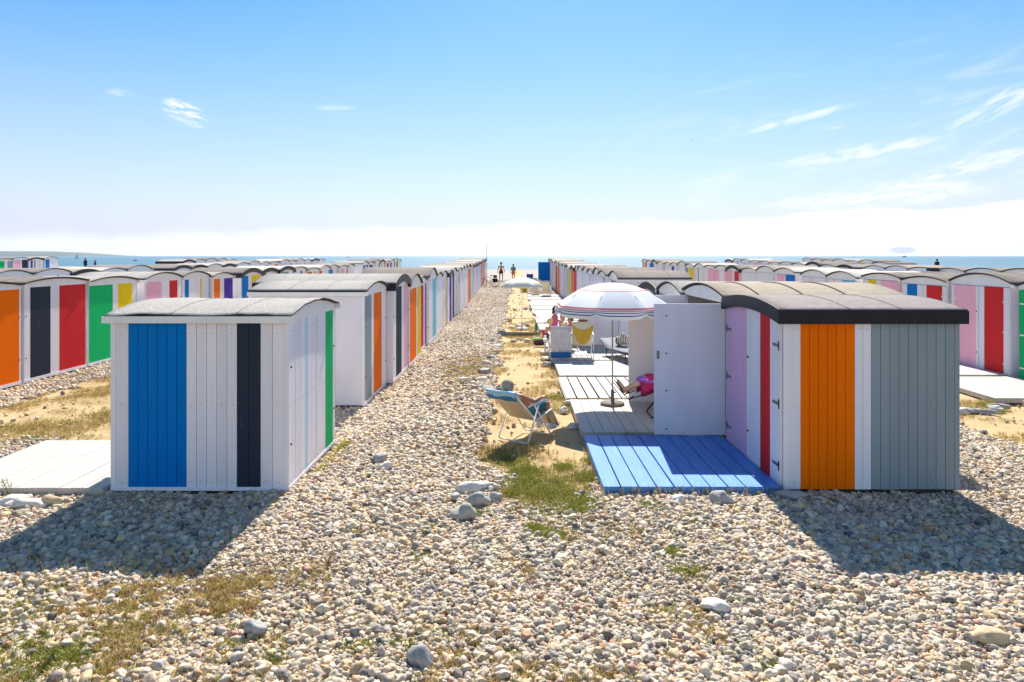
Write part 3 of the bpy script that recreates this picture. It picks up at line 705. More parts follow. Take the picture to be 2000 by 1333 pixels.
# ------------------------------------------------------------------ pebbles
rects = []
for o in bpy.data.objects:
    if o.parent is None and o.type == 'EMPTY':
        cs = [c_ for c_ in o.children if c_.type == 'MESH' and c_.name.split('.')[0] in ('wall', 'frame')]
        if cs:
            v = [Vector(p) for c_ in cs for p in c_.bound_box]; x_, y_ = o.location.x, o.location.y
            rects.append((x_+min(p.x for p in v), x_+max(p.x for p in v), y_+min(p.y for p in v), y_+max(p.y for p in v)))
def scatter(x0, x1, y0, y1, s, jit=.45):
    gx = np.arange(x0, x1, s); gy = np.arange(y0, y1, s*.9); a, c_ = np.meshgrid(gx, gy)
    a = a + (np.arange(len(gy)) % 2)[:, None]*s*.5
    return np.stack([(a+nr.uniform(-jit, jit, a.shape)*s).ravel(), (c_+nr.uniform(-jit, jit, a.shape)*s).ravel()], 1), s
sets = []
def addset(x0, x1, y0, y1, s, keep=1.0, zoff=0.0, big=0.0):
    p, s = scatter(x0, x1, y0, y1, s); m_ = np.ones(len(p), bool)
    m_ &= np.abs(p[:,0]) < .80*p[:,1]+.9
    for a, b_, c_, d in rects:
        if b_ < x0 or a > x1 or d < y0 or c_ > y1: continue
        m_ &= ~((p[:,0] > a+.03) & (p[:,0] < b_-.03) & (p[:,1] > c_+.03) & (p[:,1] < d-.03))
    p = p[m_]; sd_ = sand_mask(p[:,0], p[:,1]); dr = dry_mask(p[:,0], p[:,1])
    clump = fbm(p[:,0]+40, p[:,1], 2.2)
    pr = keep*(1-.994*smn(.24, .46, sd_+(clump-.5)*.5))*(1-.42*smn(.2, .7, dr+(clump-.5)*.5))
    u = nr.random(len(p)); p = p[u < pr]; n_ = len(p)
    reg = .62+.75*vn(p[:,0], p[:,1], .55)
    r = s*reg*np.exp(nr.normal(0, .27, n_))*.555
    r = np.where(nr.random(n_) < .03, r*1.6, r); r = np.clip(r, .008, .042)
    if big: r = nr.uniform(.025, .042, n_)*np.exp(nr.normal(0, .3, n_))
    sets.append(np.column_stack([p, r, np.full(n_, zoff)]))
addset(-5.2, 5.2, 4.0, 6.2, .028); addset(-5.2, 5.2, 4.0, 6.2, .037, .5, .008)
addset(-8, 8, 6.2, 9.4, .030); addset(-8, 8, 6.2, 9.4, .041, .5, .008)
addset(-11, 10, 9.4, 13.2, .035); addset(-11, 10, 9.4, 13.2, .046, .4, .008)
addset(-5, 5, 6.0, 13, .9, .4, .004, 1.0)
addset(-13, -6.5, 13.2, 19, .047); addset(-4.6, 1.0, 13.2, 22, .042); addset(-4.6, 1.0, 13.2, 22, .056, .4, .010); addset(5.1, 11, 13.2, 17, .055)
addset(-1.6, .2, 9.5, 15.5, .085, .55, .02)
addset(-2.7, 1.1, 22, 40, .052); addset(-2.8, 3.3, 40, 68, .072)
# shingle creeping under the edges of the blue hut's shadow and along deck edges
S = np.concatenate(sets); NP = len(S)
pm = bpy.data.meshes.new('pebbles'); zz = gzn(S[:,0], S[:,1]) + (fbm(S[:,0], S[:,1], 1.3)-.5)*.05*(S[:,1] < 95) - .018
zz = zz + S[:,3] + S[:,2]*nr.uniform(-.1, .75, NP) - .014*dry_mask(S[:,0], S[:,1])
pm.vertices.add(NP); pm.vertices.foreach_set('co', np.column_stack([S[:,0], S[:,1], zz]).ravel().astype(np.float32))
ax = S[:,2]; scl = np.column_stack([ax*nr.uniform(.95, 1.4, NP), ax*nr.uniform(.78, 1.05, NP), ax*nr.uniform(.6, .98, NP)])
rot = np.column_stack([nr.normal(0, .45, NP), nr.normal(0, .45, NP), nr.uniform(0, 6.283, NP)])
pal = np.array([(.40,.385,.37),(.54,.50,.44),(.64,.585,.50),(.52,.43,.30),(.68,.65,.59),(.29,.285,.285),(.17,.17,.185),(.44,.29,.18),(.40,.26,.235),(.60,.50,.34),(.45,.45,.46)])
pw = np.array([.16,.18,.16,.12,.11,.09,.045,.03,.02,.075,.04]); pw /= pw.sum()
ci = nr.choice(len(pal), NP, p=pw); colr = pal[ci]*np.array([.99,.90,.78])*nr.uniform(.86, 1.1, (NP, 1))*nr.uniform(.97, 1.03, (NP, 3))
wrm = smn(-6, 6, -S[:,0])[:, None]; colr = colr*(1+wrm*np.array([.02, -.01, -.05]))
for nm, ty, dat, fld in (('scl', 'FLOAT_VECTOR', scl, 'vector'), ('rot', 'FLOAT_VECTOR', rot, 'vector'), ('idx', 'INT', nr.integers(0, 7, NP), 'value')):
    at = pm.attributes.new(nm, ty, 'POINT'); at.data.foreach_set(fld, dat.ravel().astype(np.int32 if ty == 'INT' else np.float32))
at = pm.attributes.new('pc', 'FLOAT_COLOR', 'POINT'); at.data.foreach_set('color', np.column_stack([colr, np.ones(NP)]).ravel().astype(np.float32))
pebbles = bpy.data.objects.new('pebbles', pm); COL.objects.link(pebbles); tag(pebbles, 'rounded beige and grey beach pebbles covering the ground', 'pebbles', None, 'stuff')
m = bpy.data.materials.new('pebble stone'); m.use_nodes = True; n = m.node_tree.nodes; l = m.node_tree.links; b = n['Principled BSDF']
b.inputs['Roughness'].default_value = .62; b.inputs['Specular IOR Level'].default_value = .3
at = n.new('ShaderNodeAttribute'); at.attribute_type = 'INSTANCER'; at.attribute_name = 'pc'
ge = n.new('ShaderNodeNewGeometry'); q1 = noi(38, 6, .65); q2 = noi(120, 4, .6)
f1 = ramp(n, l, q1.outputs['Fac'], [(.3, (.72,.70,.68)), (.5, (1,1,1)), (.7, (1.12,1.1,1.06))])
c = mixc(1.0, at.outputs['Color'], f1, 'MULTIPLY')
c = mixc(mth('MULTIPLY', mth('SUBTRACT', q2.outputs['Fac'], .62), 4.0, True), c, (.25, .2, .15)); l.new(c, b.inputs['Base Color'])
bp = n.new('ShaderNodeBump'); bp.inputs['Strength'].default_value = .35; bp.inputs['Distance'].default_value = .004; l.new(q2.outputs['Fac'], bp.inputs['Height']); l.new(bp.outputs[0], b.inputs['Normal'])
m_peb = m
def stone_mesh(sub, seed, amp=.3):
    bm = bmesh.new(); bmesh.ops.create_icosphere(bm, subdivisions=sub, radius=1.0)
    for v in bm.verts:
        p = v.co.copy(); d = noise.noise(p*.9+Vector((seed*7.1, 0, 3)))*amp*1.5+noise.noise(p*2.1+Vector((0, seed*3.3, 0)))*amp*.45
        v.co = p*(1+d)
    for f in bm.faces: f.smooth = True
    return bm
ng = bpy.data.node_groups.new('pebble_scatter', 'GeometryNodeTree')
ng.interface.new_socket('Geometry', in_out='INPUT', socket_type='NodeSocketGeometry'); ng.interface.new_socket('Geometry', in_out='OUTPUT', socket_type='NodeSocketGeometry')
gn = ng.nodes; gl = ng.links; gi = gn.new('NodeGroupInput'); go = gn.new('NodeGroupOutput')
g2i = gn.new('GeometryNodeGeometryToInstance')
for k in range(7):
    ic = gn.new('GeometryNodeMeshIcoSphere'); ic.inputs['Radius'].default_value = 1; ic.inputs['Subdivisions'].default_value = 3
    po = gn.new('GeometryNodeInputPosition'); va = gn.new('ShaderNodeVectorMath'); va.operation = 'ADD'; va.inputs[1].default_value = (k*7.3, k*3.1, k*5.7); gl.new(po.outputs[0], va.inputs[0])
    tn = gn.new('ShaderNodeTexNoise'); tn.inputs['Scale'].default_value = .85; tn.inputs['Detail'].default_value = 2.0; gl.new(va.outputs[0], tn.inputs['Vector'])
    s1_ = gn.new('ShaderNodeMath'); s1_.operation = 'MULTIPLY_ADD'; s1_.inputs[1].default_value = 1.8; s1_.inputs[2].default_value = -.9; gl.new(tn.outputs['Fac'], s1_.inputs[0])
    sc_ = gn.new('ShaderNodeVectorMath'); sc_.operation = 'SCALE'; gl.new(po.outputs[0], sc_.inputs[0]); gl.new(s1_.outputs[0], sc_.inputs['Scale'])
    sp_ = gn.new('GeometryNodeSetPosition'); gl.new(ic.outputs[0], sp_.inputs['Geometry']); gl.new(sc_.outputs[0], sp_.inputs['Offset'])
    ss = gn.new('GeometryNodeSetShadeSmooth'); gl.new(sp_.outputs[0], ss.inputs[0])
    sm_ = gn.new('GeometryNodeSetMaterial'); sm_.inputs['Material'].default_value = m_peb; gl.new(ss.outputs[0], sm_.inputs['Geometry'])
    gl.new(sm_.outputs[0], g2i.inputs[0])
def na(nm, ty):
    q = gn.new('GeometryNodeInputNamedAttribute'); q.data_type = ty; q.inputs['Name'].default_value = nm; return q.outputs['Attribute']
iop = gn.new('GeometryNodeInstanceOnPoints'); gl.new(gi.outputs[0], iop.inputs['Points']); gl.new(g2i.outputs[0], iop.inputs['Instance'])
iop.inputs['Pick Instance'].default_value = True; gl.new(na('idx', 'INT'), iop.inputs['Instance Index'])
gl.new(na('rot', 'FLOAT_VECTOR'), iop.inputs['Rotation']); gl.new(na('scl', 'FLOAT_VECTOR'), iop.inputs['Scale']); gl.new(iop.outputs[0], go.inputs[0])
md = pebbles.modifiers.new('scatter', 'NODES'); md.node_group = ng
print('pebbles', NP)

# larger stones, each its own thing
m_stone = [mat('chalky stone', (.62,.585,.52), .8, .5, 35, .15, 9, dirt=((.25,.22,.18), .6, 12, .7)), mat('grey flint', (.34,.33,.32), .7, .5, 35, .18, 9, dirt=((.55,.52,.46), .6, 8, .6)),
           mat('tan stone', (.55,.42,.25), .8, .5, 35, .15, 9), mat('lichen stone', (.36,.35,.31), .8, .5, 35, .15, 9, dirt=((.62,.6,.05), .585, 9, .9))]
def rock(px, py, rx, ry, rz_, mi, label, seed, group=None, name='stone'):
    x, y, _ = P(px, py); bm = stone_mesh(3, seed, .46); me = bpy.data.meshes.new(name)
    for v in bm.verts: v.co = Vector((v.co.x*rx, v.co.y*ry, v.co.z*rz_))
    bm.to_mesh(me); bm.free(); me.materials.append(m_stone[mi]); o = bpy.data.objects.new(name, me); COL.objects.link(o)
    o.location = (x, y, gz(x, y)+rz_*.55); o.rotation_euler = (rng.uniform(-.1,.1), rng.uniform(-.1,.1), rng.uniform(-.5,.5)); tag(o, label, 'stone', group)
rock(922, 958, .17, .085, .07, 0, 'long white flat-topped stone at the grassy edge of the path', 1)
rock(930, 985, .14, .085, .075, 1, 'grey stone touching the long white stone', 2)
rock(907, 1012, .125, .10, .085, 3, 'round stone marked with yellow lichen', 3)
rock(886, 978, .07, .06, .05, 1, 'small dark grey stone left of the white stone', 4)
rock(962, 955, .07, .05, .05, 0, 'small chalky stone right of the long white stone', 5)
rock(965, 975, .08, .05, .05, 1, 'small grey stone at the turf edge by the white stone', 6)
rock(745, 900, .11, .08, .075, 1, 'dark flint in the shingle below the row end', 7)
rock(752, 915, .09, .07, .06, 0, 'pale stone leaning on the dark flint', 8)
rock(498, 1238, .08, .06, .06, 1, 'grey flint on the thin turf at the lower left', 9)
rock(55, 990, .19, .08, .05, 0, 'flat grey stone against the front of the left deck', 10)
rock(105, 985, .11, .07, .06, 2, 'tan stone against the front of the left deck', 11)
rock(18, 985, .17, .09, .06, 0, 'white stone by the left edge of the left deck', 12)
rock(1549, 975, .15, .07, .06, 1, 'smooth oval stone at the foot of the orange and grey hut', 13)
rock(1410, 985, .10, .07, .075, 1, 'grey block stone before the blue deck', 14)
rock(1325, 985, .09, .06, .06, 0, 'pale stone before the blue deck, left of the grey block stone', 15)
rock(1930, 1245, .13, .08, .05, 2, 'tan slab stone in the shingle at the lower right', 16)
rock(1395, 1190, .10, .08, .05, 0, 'white stone half sunk in the middle of the near shingle', 17)
rock(825, 1295, .085, .07, .075, 1, 'speckled grey stone near the bottom edge', 18)
for i, (px, py) in enumerate([(940,745),(945,728),(950,712),(958,700),(966,690),(940,758),(970,678),(962,668),(955,765),(905,745),(1003,668),(1015,664),(1030,667),(1045,665),(1052,672),
                              (1000,640),(1012,638),(1030,637),(995,628),(1006,606),(1026,604),(1040,607)]):
    rock(px, py, rng.uniform(.10,.17), rng.uniform(.07,.11), rng.uniform(.05,.08), rng.choice([0,0,1,2]), 'pale stone in the line edging the sandy strip', 20+i, 'stones edging the sandy strip')
for i, (px, py) in enumerate([(1064,692),(1065,703),(1066,713)]):
    rock(px, py, .14, .09, .06, 0, 'white stone stacked against the corner of the loungers deck', 50+i, 'white stones at the deck corner')
for i, (px, py) in enumerate([(1880,806),(1895,806),(1912,806),(1928,808),(1944,802),(1952,797)]):
    rock(px, py, .16, .07, .05, rng.choice([0,1]), 'stone in the short line beside the right lane decks', 60+i, 'stones beside the right lane decks')
for i, (px, py) in enumerate([(1108,790),(1100,805),(1118,835)]):
    rock(px, py, .09, .06, .05, 0, 'stone beside the left edge of the parasol deck', 70+i, 'stones beside the parasol deck')

# ------------------------------------------------------------------ grass and weeds
def grass(name, pts, hmin, hmax, mats, label, lean=.6, wdt=.006, kinds=None, sheaf=5):
    V = []; F = []; M_ = []
    for (x, y) in pts:
        z = gz(x, y)-.01; k = rng.randrange(len(mats)) if kinds is None else kinds(x, y)
        for _ in range(sheaf):
            a = rng.uniform(0, 6.283); h = rng.uniform(hmin, hmax); ln = rng.uniform(.2, lean)*h; w_ = wdt*rng.uniform(.6, 1.3)
            bx = x+rng.uniform(-.02,.02); by = y+rng.uniform(-.02,.02); dx, dy = math.cos(a), math.sin(a); nx1, ny1 = -dy*w_, dx*w_
            b0 = len(V)
            V += [(bx-nx1, by-ny1, z), (bx+nx1, by+ny1, z), (bx+dx*ln*.35+nx1*.8, by+dy*ln*.35+ny1*.8, z+h*.6), (bx+dx*ln*.35-nx1*.8, by+dy*ln*.35-ny1*.8, z+h*.6), (bx+dx*ln, by+dy*ln, z+h)]
            F += [(b0,b0+1,b0+2,b0+3), (b0+3,b0+2,b0+4)]; M_ += [k, k]
    me = bpy.data.meshes.new(name); me.from_pydata(V, [], F)
    for q in mats: me.materials.append(q)
    me.polygons.foreach_set('material_index', M_); o = bpy.data.objects.new(name, me); COL.objects.link(o); tag(o, label, 'grass', None, 'stuff'); return o
mg = [mat('green blade', (.15,.22,.035), .6, trans=.35, spec=.2), mat('yellow green blade', (.32,.31,.05), .6, trans=.35, spec=.2), mat('straw blade', (.58,.43,.18), .7, trans=.3, spec=.2), mat('brown stalk', (.36,.19,.08), .8, trans=.15, spec=.2), mat('dark green leaf', (.04,.10,.025), .5, spec=.3, trans=.2)]
def pick(N_, x0, x1, y0, y1, fn):
    x = nr.uniform(x0, x1, N_); y = nr.uniform(y0, y1, N_); m_ = nr.random(N_) < fn(x, y)
    m_ &= np.abs(x) < .8*y+.5
    for a, b_, c_, d in rects: m_ &= ~((x > a) & (x < b_) & (y > c_) & (y < d))
    return list(zip(x[m_].tolist(), y[m_].tolist()))
tuft = lambda x, y: dry_mask(x, y)*smn(.42, .58, fbm(x+70, y+3, 3.0))*smn(.40, .52, fbm(x+7, y+33, 8.0))
pts = pick(42000, -5, 1.5, 3.9, 6.5, tuft)+pick(9000, -9.3, -4.7, 9.6, 18, lambda x, y: tuft(x, y)*.8)+pick(9000, -2.2, 1.6, 6.5, 20, tuft)
def thatch(x, y): return sand_mask(x, y)*smn(.40, .60, fbm(x+11, y+90, 1.4))*.9
pts += pick(26000, -.8, 1.05, 7.6, 30, thatch)+pick(22000, -9.4, -6.7, 9.6, 16.5, thatch)+pick(6000, 7.2, 9.2, 8.5, 13, thatch)+pick(7000, -2.0, -.2, 13.5, 21, lambda x, y: dry_mask(x, y))
grass('dry_grass', pts, .012, .055, [mg[2], mg[2], mg[3], mg[1]], 'short dry straw grass growing between the pebbles', 1.3, .0028, None, 5)
clump = lambda x, y: smn(.56, .66, fbm(x+20, y+50, 1.5))*np.maximum(dry_mask(x, y), .05)
pts = pick(8000, -5, 1.6, 3.9, 7, clump)+pick(9000, -9, -4.7, 9.6, 16, lambda x, y: clump(x, y)*.5)
def ring(px, py, rr, n_, ysc=1.0):
    x, y, _ = P(px, py); return [(x+rng.gauss(0, rr), y+rng.gauss(0, rr*ysc)) for _ in range(n_)]
for (px, py, rr, n_) in [(1030,920,.12,520),(1022,940,.12,450),(1055,960,.16,420),(1000,900,.15,260),(1075,985,.2,260),(1110,960,.15,240),(1100,912,.07,180),(1090,938,.10,150),(1150,930,.10,500),(1140,980,.10,200),(1128,992,.07,160),(1075,1045,.10,220),(1045,1030,.05,130),(1160,900,.06,200),
                         (1310,1078,.05,120),(1345,1118,.07,160),(1350,1010,.05,60),(820,1090,.05,110),(700,1270,.06,140),(775,1260,.06,100),(540,1285,.05,90),(930,1000,.05,60),(1000,960,.06,120),(880,745,.3,300),(905,720,.3,350),(1085,775,.16,260),(1100,800,.1,120),
                         (140,735,.2,120),(70,855,.1,90),(1270,985,.1,120),(1350,1020,.06,60),(1440,1175,.03,20),(1500,1295,.05,70),(1865,1005,.04,40),(1905,735,.1,60),(1920,790,.12,160),(1945,805,.06,90),(1045,640,.35,300),(1050,600,.4,250),(60,1275,.22,380),(115,1285,.10,330),(25,1190,.16,150)]:
    pts += ring(px, py, rr, n_)
grass('green_grass', pts, .012, .05, [mg[0], mg[1], mg[1]], 'low green grass tufts scattered over the shingle', 1.2, .0032, None, 5)
pts = []
for (x0, x1, y, n_) in [(1.0, 3.1, 7.84, 150), (1.6, 3.1, 10.19, 260), (.98, 1.03, 8.8, 60), (-2.55, -2.5, 9, 30), (1.0, 3.0, 12.7, 100), (-2.55, -2.5, 14, 60), (-.6, .4, 9.55, 160)]:
    for _ in range(n_): pts.append((rng.uniform(x0, x1), y+rng.gauss(0, .035 if x1-x0 > 1.2 else (1.1 if x1-x0 < .1 else .12))))
for _ in range(60): pts.append((rng.uniform(-4.6, -2.9), rng.uniform(5.9, 6.2)))
grass('seeding_grass', pts, .05, .17, [mg[3], mg[2], mg[2], mg[1]], 'taller seeding grass stalks along deck edges', .7, .0022, None, 3)
m_yel = mat('yellow flower', (.72, .62, .03), .6, trans=.2)
V = MB()
for _ in range(420):
    y = rng.choice([rng.uniform(8.6, 9.95), rng.uniform(9.5, 10.1), rng.uniform(12.2, 19)]); x = -2.49+abs(rng.gauss(0, .05)); z = gz(x, y)+rng.uniform(.01, .06); r_ = rng.uniform(.006, .014)
    V.ball((x, y, z), r_, 6, 0 if rng.random() < .6 else 1, None, (1, 1, .6))
yo = V.build('yellow_flower_weeds', [m_yel, mg[1]]); tag(yo, 'tiny yellow flowers along the foot of the left huts', 'weeds', None, 'stuff')
# one leafy plant by the left deck and a few leafy weeds
def weed(px, py, h, label, nl=16, group='leafy weeds'):
    x, y, _ = P(px, py); root = empty('leafy_weed', (x, y, gz(x, y))); tag(root, label, 'weed', group)
    st = MB(); lf = MB()
    for k in range(5):
        a = rng.uniform(0, 6.28); q = Vector((math.cos(a)*.35*h, math.sin(a)*.35*h, h*rng.uniform(.7, 1.0))); st.tube([(0,0,0), q*.5+Vector((0,0,.02)), q], .003, 5)
        for j in range(nl//2):
            t_ = rng.uniform(.25, 1.0); p = q*t_; aa = rng.uniform(0, 6.28); s_ = h*.16; d = Vector((math.cos(aa), math.sin(aa), .35)); e = Vector((-math.sin(aa), math.cos(aa), 0))
            lf.add([p, p+d*s_*.5+e*s_*.22, p+d*s_, p+d*s_*.5-e*s_*.22], [(0,1,2,3)])
    st.build('stem', mg[3], root); lf.build('leaves', mg[0], root)
weed(22, 975, .24, 'leafy weed at the front corner of the left deck')
weed(640, 1105, .10, 'small leafy weed on the open shingle'); weed(105, 1290, .12, 'broad leafy weed in the turf at the lower left', 30)

# ------------------------------------------------------------------ seats, parasols and small things
m_canvas = mat('beige sling canvas', (.62,.52,.37), .85, .3, 200, .05, 5, trans=.25)
m_bluec = mat('blue towelling', (.03,.16,.42), .95, .5, 200, .12, 20)
m_paleblue = mat('pale blue towelling', (.32,.56,.70), .95, .5, 200, .2, 30)
m_towelgrey = mat('grey white towelling', (.66,.64,.64), .95, .5, 200, .08, 12)
m_towelyel = mat('yellow towelling', (.78,.50,.06), .95, .5, 200, .1, 12, trans=.2)
m_cream = mat('cream towelling', (.78,.72,.55), .95, .4, 200, .06, 12, trans=.2)
m_teal = mat('teal swim shorts', (.03,.16,.19), .8, .2, 60, .3, 30)
m_whitecloth = mat('white cloth', (.8,.8,.79), .9, .3, 80)
m_magenta = mat('magenta cloth', (.42,.015,.11), .9, .3, 80, .1, 8)
m_violet = mat('violet pattern cloth', (.35,.10,.50), .9, .3, 80, .5, 26, dirt=((.5,.45,.7), .52, 22, .8))
m_sandal = mat('dark plum rubber', (.10,.02,.05), .6)
m_blackc = mat('black cloth', (.015,.015,.02), .9)
m_hairg = mat('grey hair', (.36,.33,.25), .9, .5, 120, .25, 60)
m_hairb = mat('brown hair', (.07,.035,.02), .8, .5, 120)
m_hairy = mat('blond hair', (.66,.47,.2), .8, .5, 120)
m_pinkc = mat('pink swimsuit', (.75,.13,.38), .8, .2, 60, .2, 30)
m_redc = mat('red cloth', (.62,.02,.10), .9)
m_yelc = mat('yellow plastic', (.75,.55,.02), .4)
m_greenc = mat('green plastic', (.02,.35,.24), .4)
m_lime = mat('lime plastic', (.25,.65,.03), .4)
m_tealp = mat('teal plastic', (.02,.28,.26), .4)

def sheet(mb, rows, th=.004, mi=0):
    """a cloth strip through rows of points, with real thickness"""
    m_ = len(rows); k = len(rows[0]); g = [[Vector(p) for p in r] for r in rows]; vs = []; nrm = []
    for i in range(m_):
        for j in range(k):
            a = g[min(i+1, m_-1)][j]-g[max(i-1, 0)][j]; b = g[i][min(j+1, k-1)]-g[i][max(j-1, 0)]; q = a.cross(b); q.normalize(); nrm.append(q)
    fl = [p for r in g for p in r]; vs = [p+q*th/2 for p, q in zip(fl, nrm)]+[p-q*th/2 for p, q in zip(fl, nrm)]; o = m_*k; fs = []
    for i in range(m_-1):
        for j in range(k-1):
            a = i*k+j; fs.append((a, a+1, a+k+1, a+k)); fs.append((o+a, o+a+k, o+a+k+1, o+a+1))
        a = i*k; fs.append((a, a+k, o+a+k, o+a)); a = i*k+k-1; fs.append((a, o+a, o+a+k, a+k))
    for j in range(k-1):
        fs.append((j, o+j, o+j+1, j+1)); a = (m_-1)*k+j; fs.append((a, a+1, o+a+1, o+a))
    mb.add(vs, fs, mi, True)
def lerp(a, b, t): return Vector(a)*(1-t)+Vector(b)*t
def deck_chair(x, y, z, ang, label, cloth, tube, back=((-.12, .36), (-.64, .84)), front=((.38, .44), (.60, .12)), wd=.27, group='folding chairs', r=.012, arms=True, name='deck_chair'):
    root = empty(name, (x, y, z), ang); tag(root, label, 'chair', group)
    fab = MB(); prof = [back[1], lerp(back[1]+(0,), back[0]+(0,), .5)[:2], back[0], (.12, .375), front[0]] + ([front[1]] if front[1] else [])
    rows = []
    for i in range(len(prof)-1):
        for t in (0, .25, .5, .75):
            p = lerp(tuple(prof[i])+(0,), tuple(prof[i+1])+(0,), t)
            rows.append([(p.x+(-.018*(1-(2*u-1)**2) if i < 2 else 0), (2*u-1)*(wd-.01), p.y-(.022*(1-(2*u-1)**2))) for u in (0,.17,.33,.5,.67,.83,1)])
    e = prof[-1]; rows.append([(e[0], (2*u-1)*(wd-.01), e[1]) for u in (0,.17,.33,.5,.67,.83,1)])
    sheet(fab, rows); fab.build('sling', cloth, root)
    fr = MB()
    bt = Vector((back[1][0], 0, back[1][1])); bb = Vector((back[0][0]+.06, 0, back[0][1]-.03)); fe = front[1] or front[0]
    for s in (-1, 1):
        y_ = s*wd; fr.tube([(bt.x, y_, bt.z), (bb.x, y_, bb.z)], r, 8)
        fr.tube([(bb.x, y_, bb.z), (front[0][0], y_, front[0][1])] + ([(front[1][0], y_, front[1][1])] if front[1] else []), r, 8)
    fr.tube([(bt.x, -wd, bt.z), (bt.x-.01, -wd*.9, bt.z+.03), (bt.x-.01, wd*.9, bt.z+.03), (bt.x, wd, bt.z)], r, 8)
    fr.tube([(fe[0], -wd, fe[1]), (fe[0], wd, fe[1])], r, 8); fr.tube([(bb.x, -wd, bb.z), (bb.x, wd, bb.z)], r, 8)
    fr.build('frame', tube, root)
    w2 = wd+.035
    l1 = MB(); l1.tube([(-.02, -w2, .61), (-.33, -w2, .03), (-.35, -w2*.9, .012), (-.35, w2*.9, .012), (-.33, w2, .03), (-.02, w2, .61)], r, 8); l1.build('leg', tube, root)
    l2 = MB(); l2.tube([(-.12, -w2+.02, .58), (.34, -w2+.02, .03), (.36, -w2*.85, .012), (.36, w2*.85, .012), (.34, w2-.02, .03), (-.12, w2-.02, .58)], r, 8); l2.build('leg', tube, root)
    if arms:
        for s in (-1, 1):
            a = MB(); a.tube([(-.32, s*w2, .60), (-.2, s*w2, .625), (.14, s*w2, .645), (.2, s*w2, .63)], .02, 8, rs=[.014, .022, .024, .014]); a.build('armrest', tube, root)
    return root

def hand(mb, w, d, up, side, grip=.5):
    """palm, four fingers of different length and a thumb leaving the side of the palm; w wrist, d direction, up = back of hand"""
    w, d, up = Vector(w), Vector(d).normalized(), Vector(up).normalized(); s = d.cross(up).normalized()*side
    up = s.cross(d).normalized()*side
    for u in (-.026, -.009, .009, .026): mb.cap(w+s*u*.6, w+d*.085+s*u, .0145, .0125, 8)
    for i, (u, ln) in enumerate(((-.031, .058), (-.0105, .07), (.0105, .076), (.031, .068))):
        a = w+d*.085+s*u; b = a+(d*math.cos(grip*.6)-up*math.sin(grip*.6))*ln*.5; c_ = b+(d*math.cos(grip*1.6)-up*math.sin(grip*1.6))*ln*.5
        mb.cap(a, b, .0095, .0088, 8); mb.cap(b, c_, .0088, .0078, 8)
    a = w+d*.03+s*.03; b = a+(d*.6+s*.8-up*.2)*.04; c_ = b+(d*.9+s*.25-up*.35)*.034
    mb.cap(a, b, .0125, .0105, 8); mb.cap(b, c_, .0105, .0092, 8)
def head(mb, c, f, r=.105, up=(0,0,1)):
    """skull with jaw, nose, brow and ears; f = where the face looks"""
    c, f, up = Vector(c), Vector(f).normalized(), Vector(up).normalized(); s = f.cross(up).normalized(); up = s.cross(f).normalized()
    M = Matrix((s, f, up)).transposed()
    mb.ball(c+up*r*.18, r*.93, 16, 0, M, (.82, 1.0, .95)); mb.ball(c+f*r*.18-up*r*.45, r*.62, 12, 0, M, (.85, .95, 1.0))
    mb.cap(c+f*r*.88+up*r*.12, c+f*r*1.1-up*r*.22, r*.10, r*.15, 8)
    for q in (-1, 1):
        mb.ball(c+s*r*.80*q-up*r*.05, r*.2, 8, 0, M, (.4, .7, 1.1)); mb.ball(c+f*r*.80+s*q*r*.33+up*r*.22, r*.17, 8, 0, M, (1, .5, .5))
    mb.cap(c+f*r*.80-s*r*.2-up*r*.5, c+f*r*.80+s*r*.2-up*r*.5, r*.09, r*.09, 8)
def face_bits(root, c, f, r=.105):
    c, f = Vector(c), Vector(f).normalized(); up = Vector((0,0,1)); s = f.cross(up).normalized(); up = s.cross(f)
    for q in (-1, 1):
        e = MB(); e.ball(c+f*r*.90+s*q*r*.32+up*r*.08, r*.10, 8); e.build('eye', m_blackc, root)
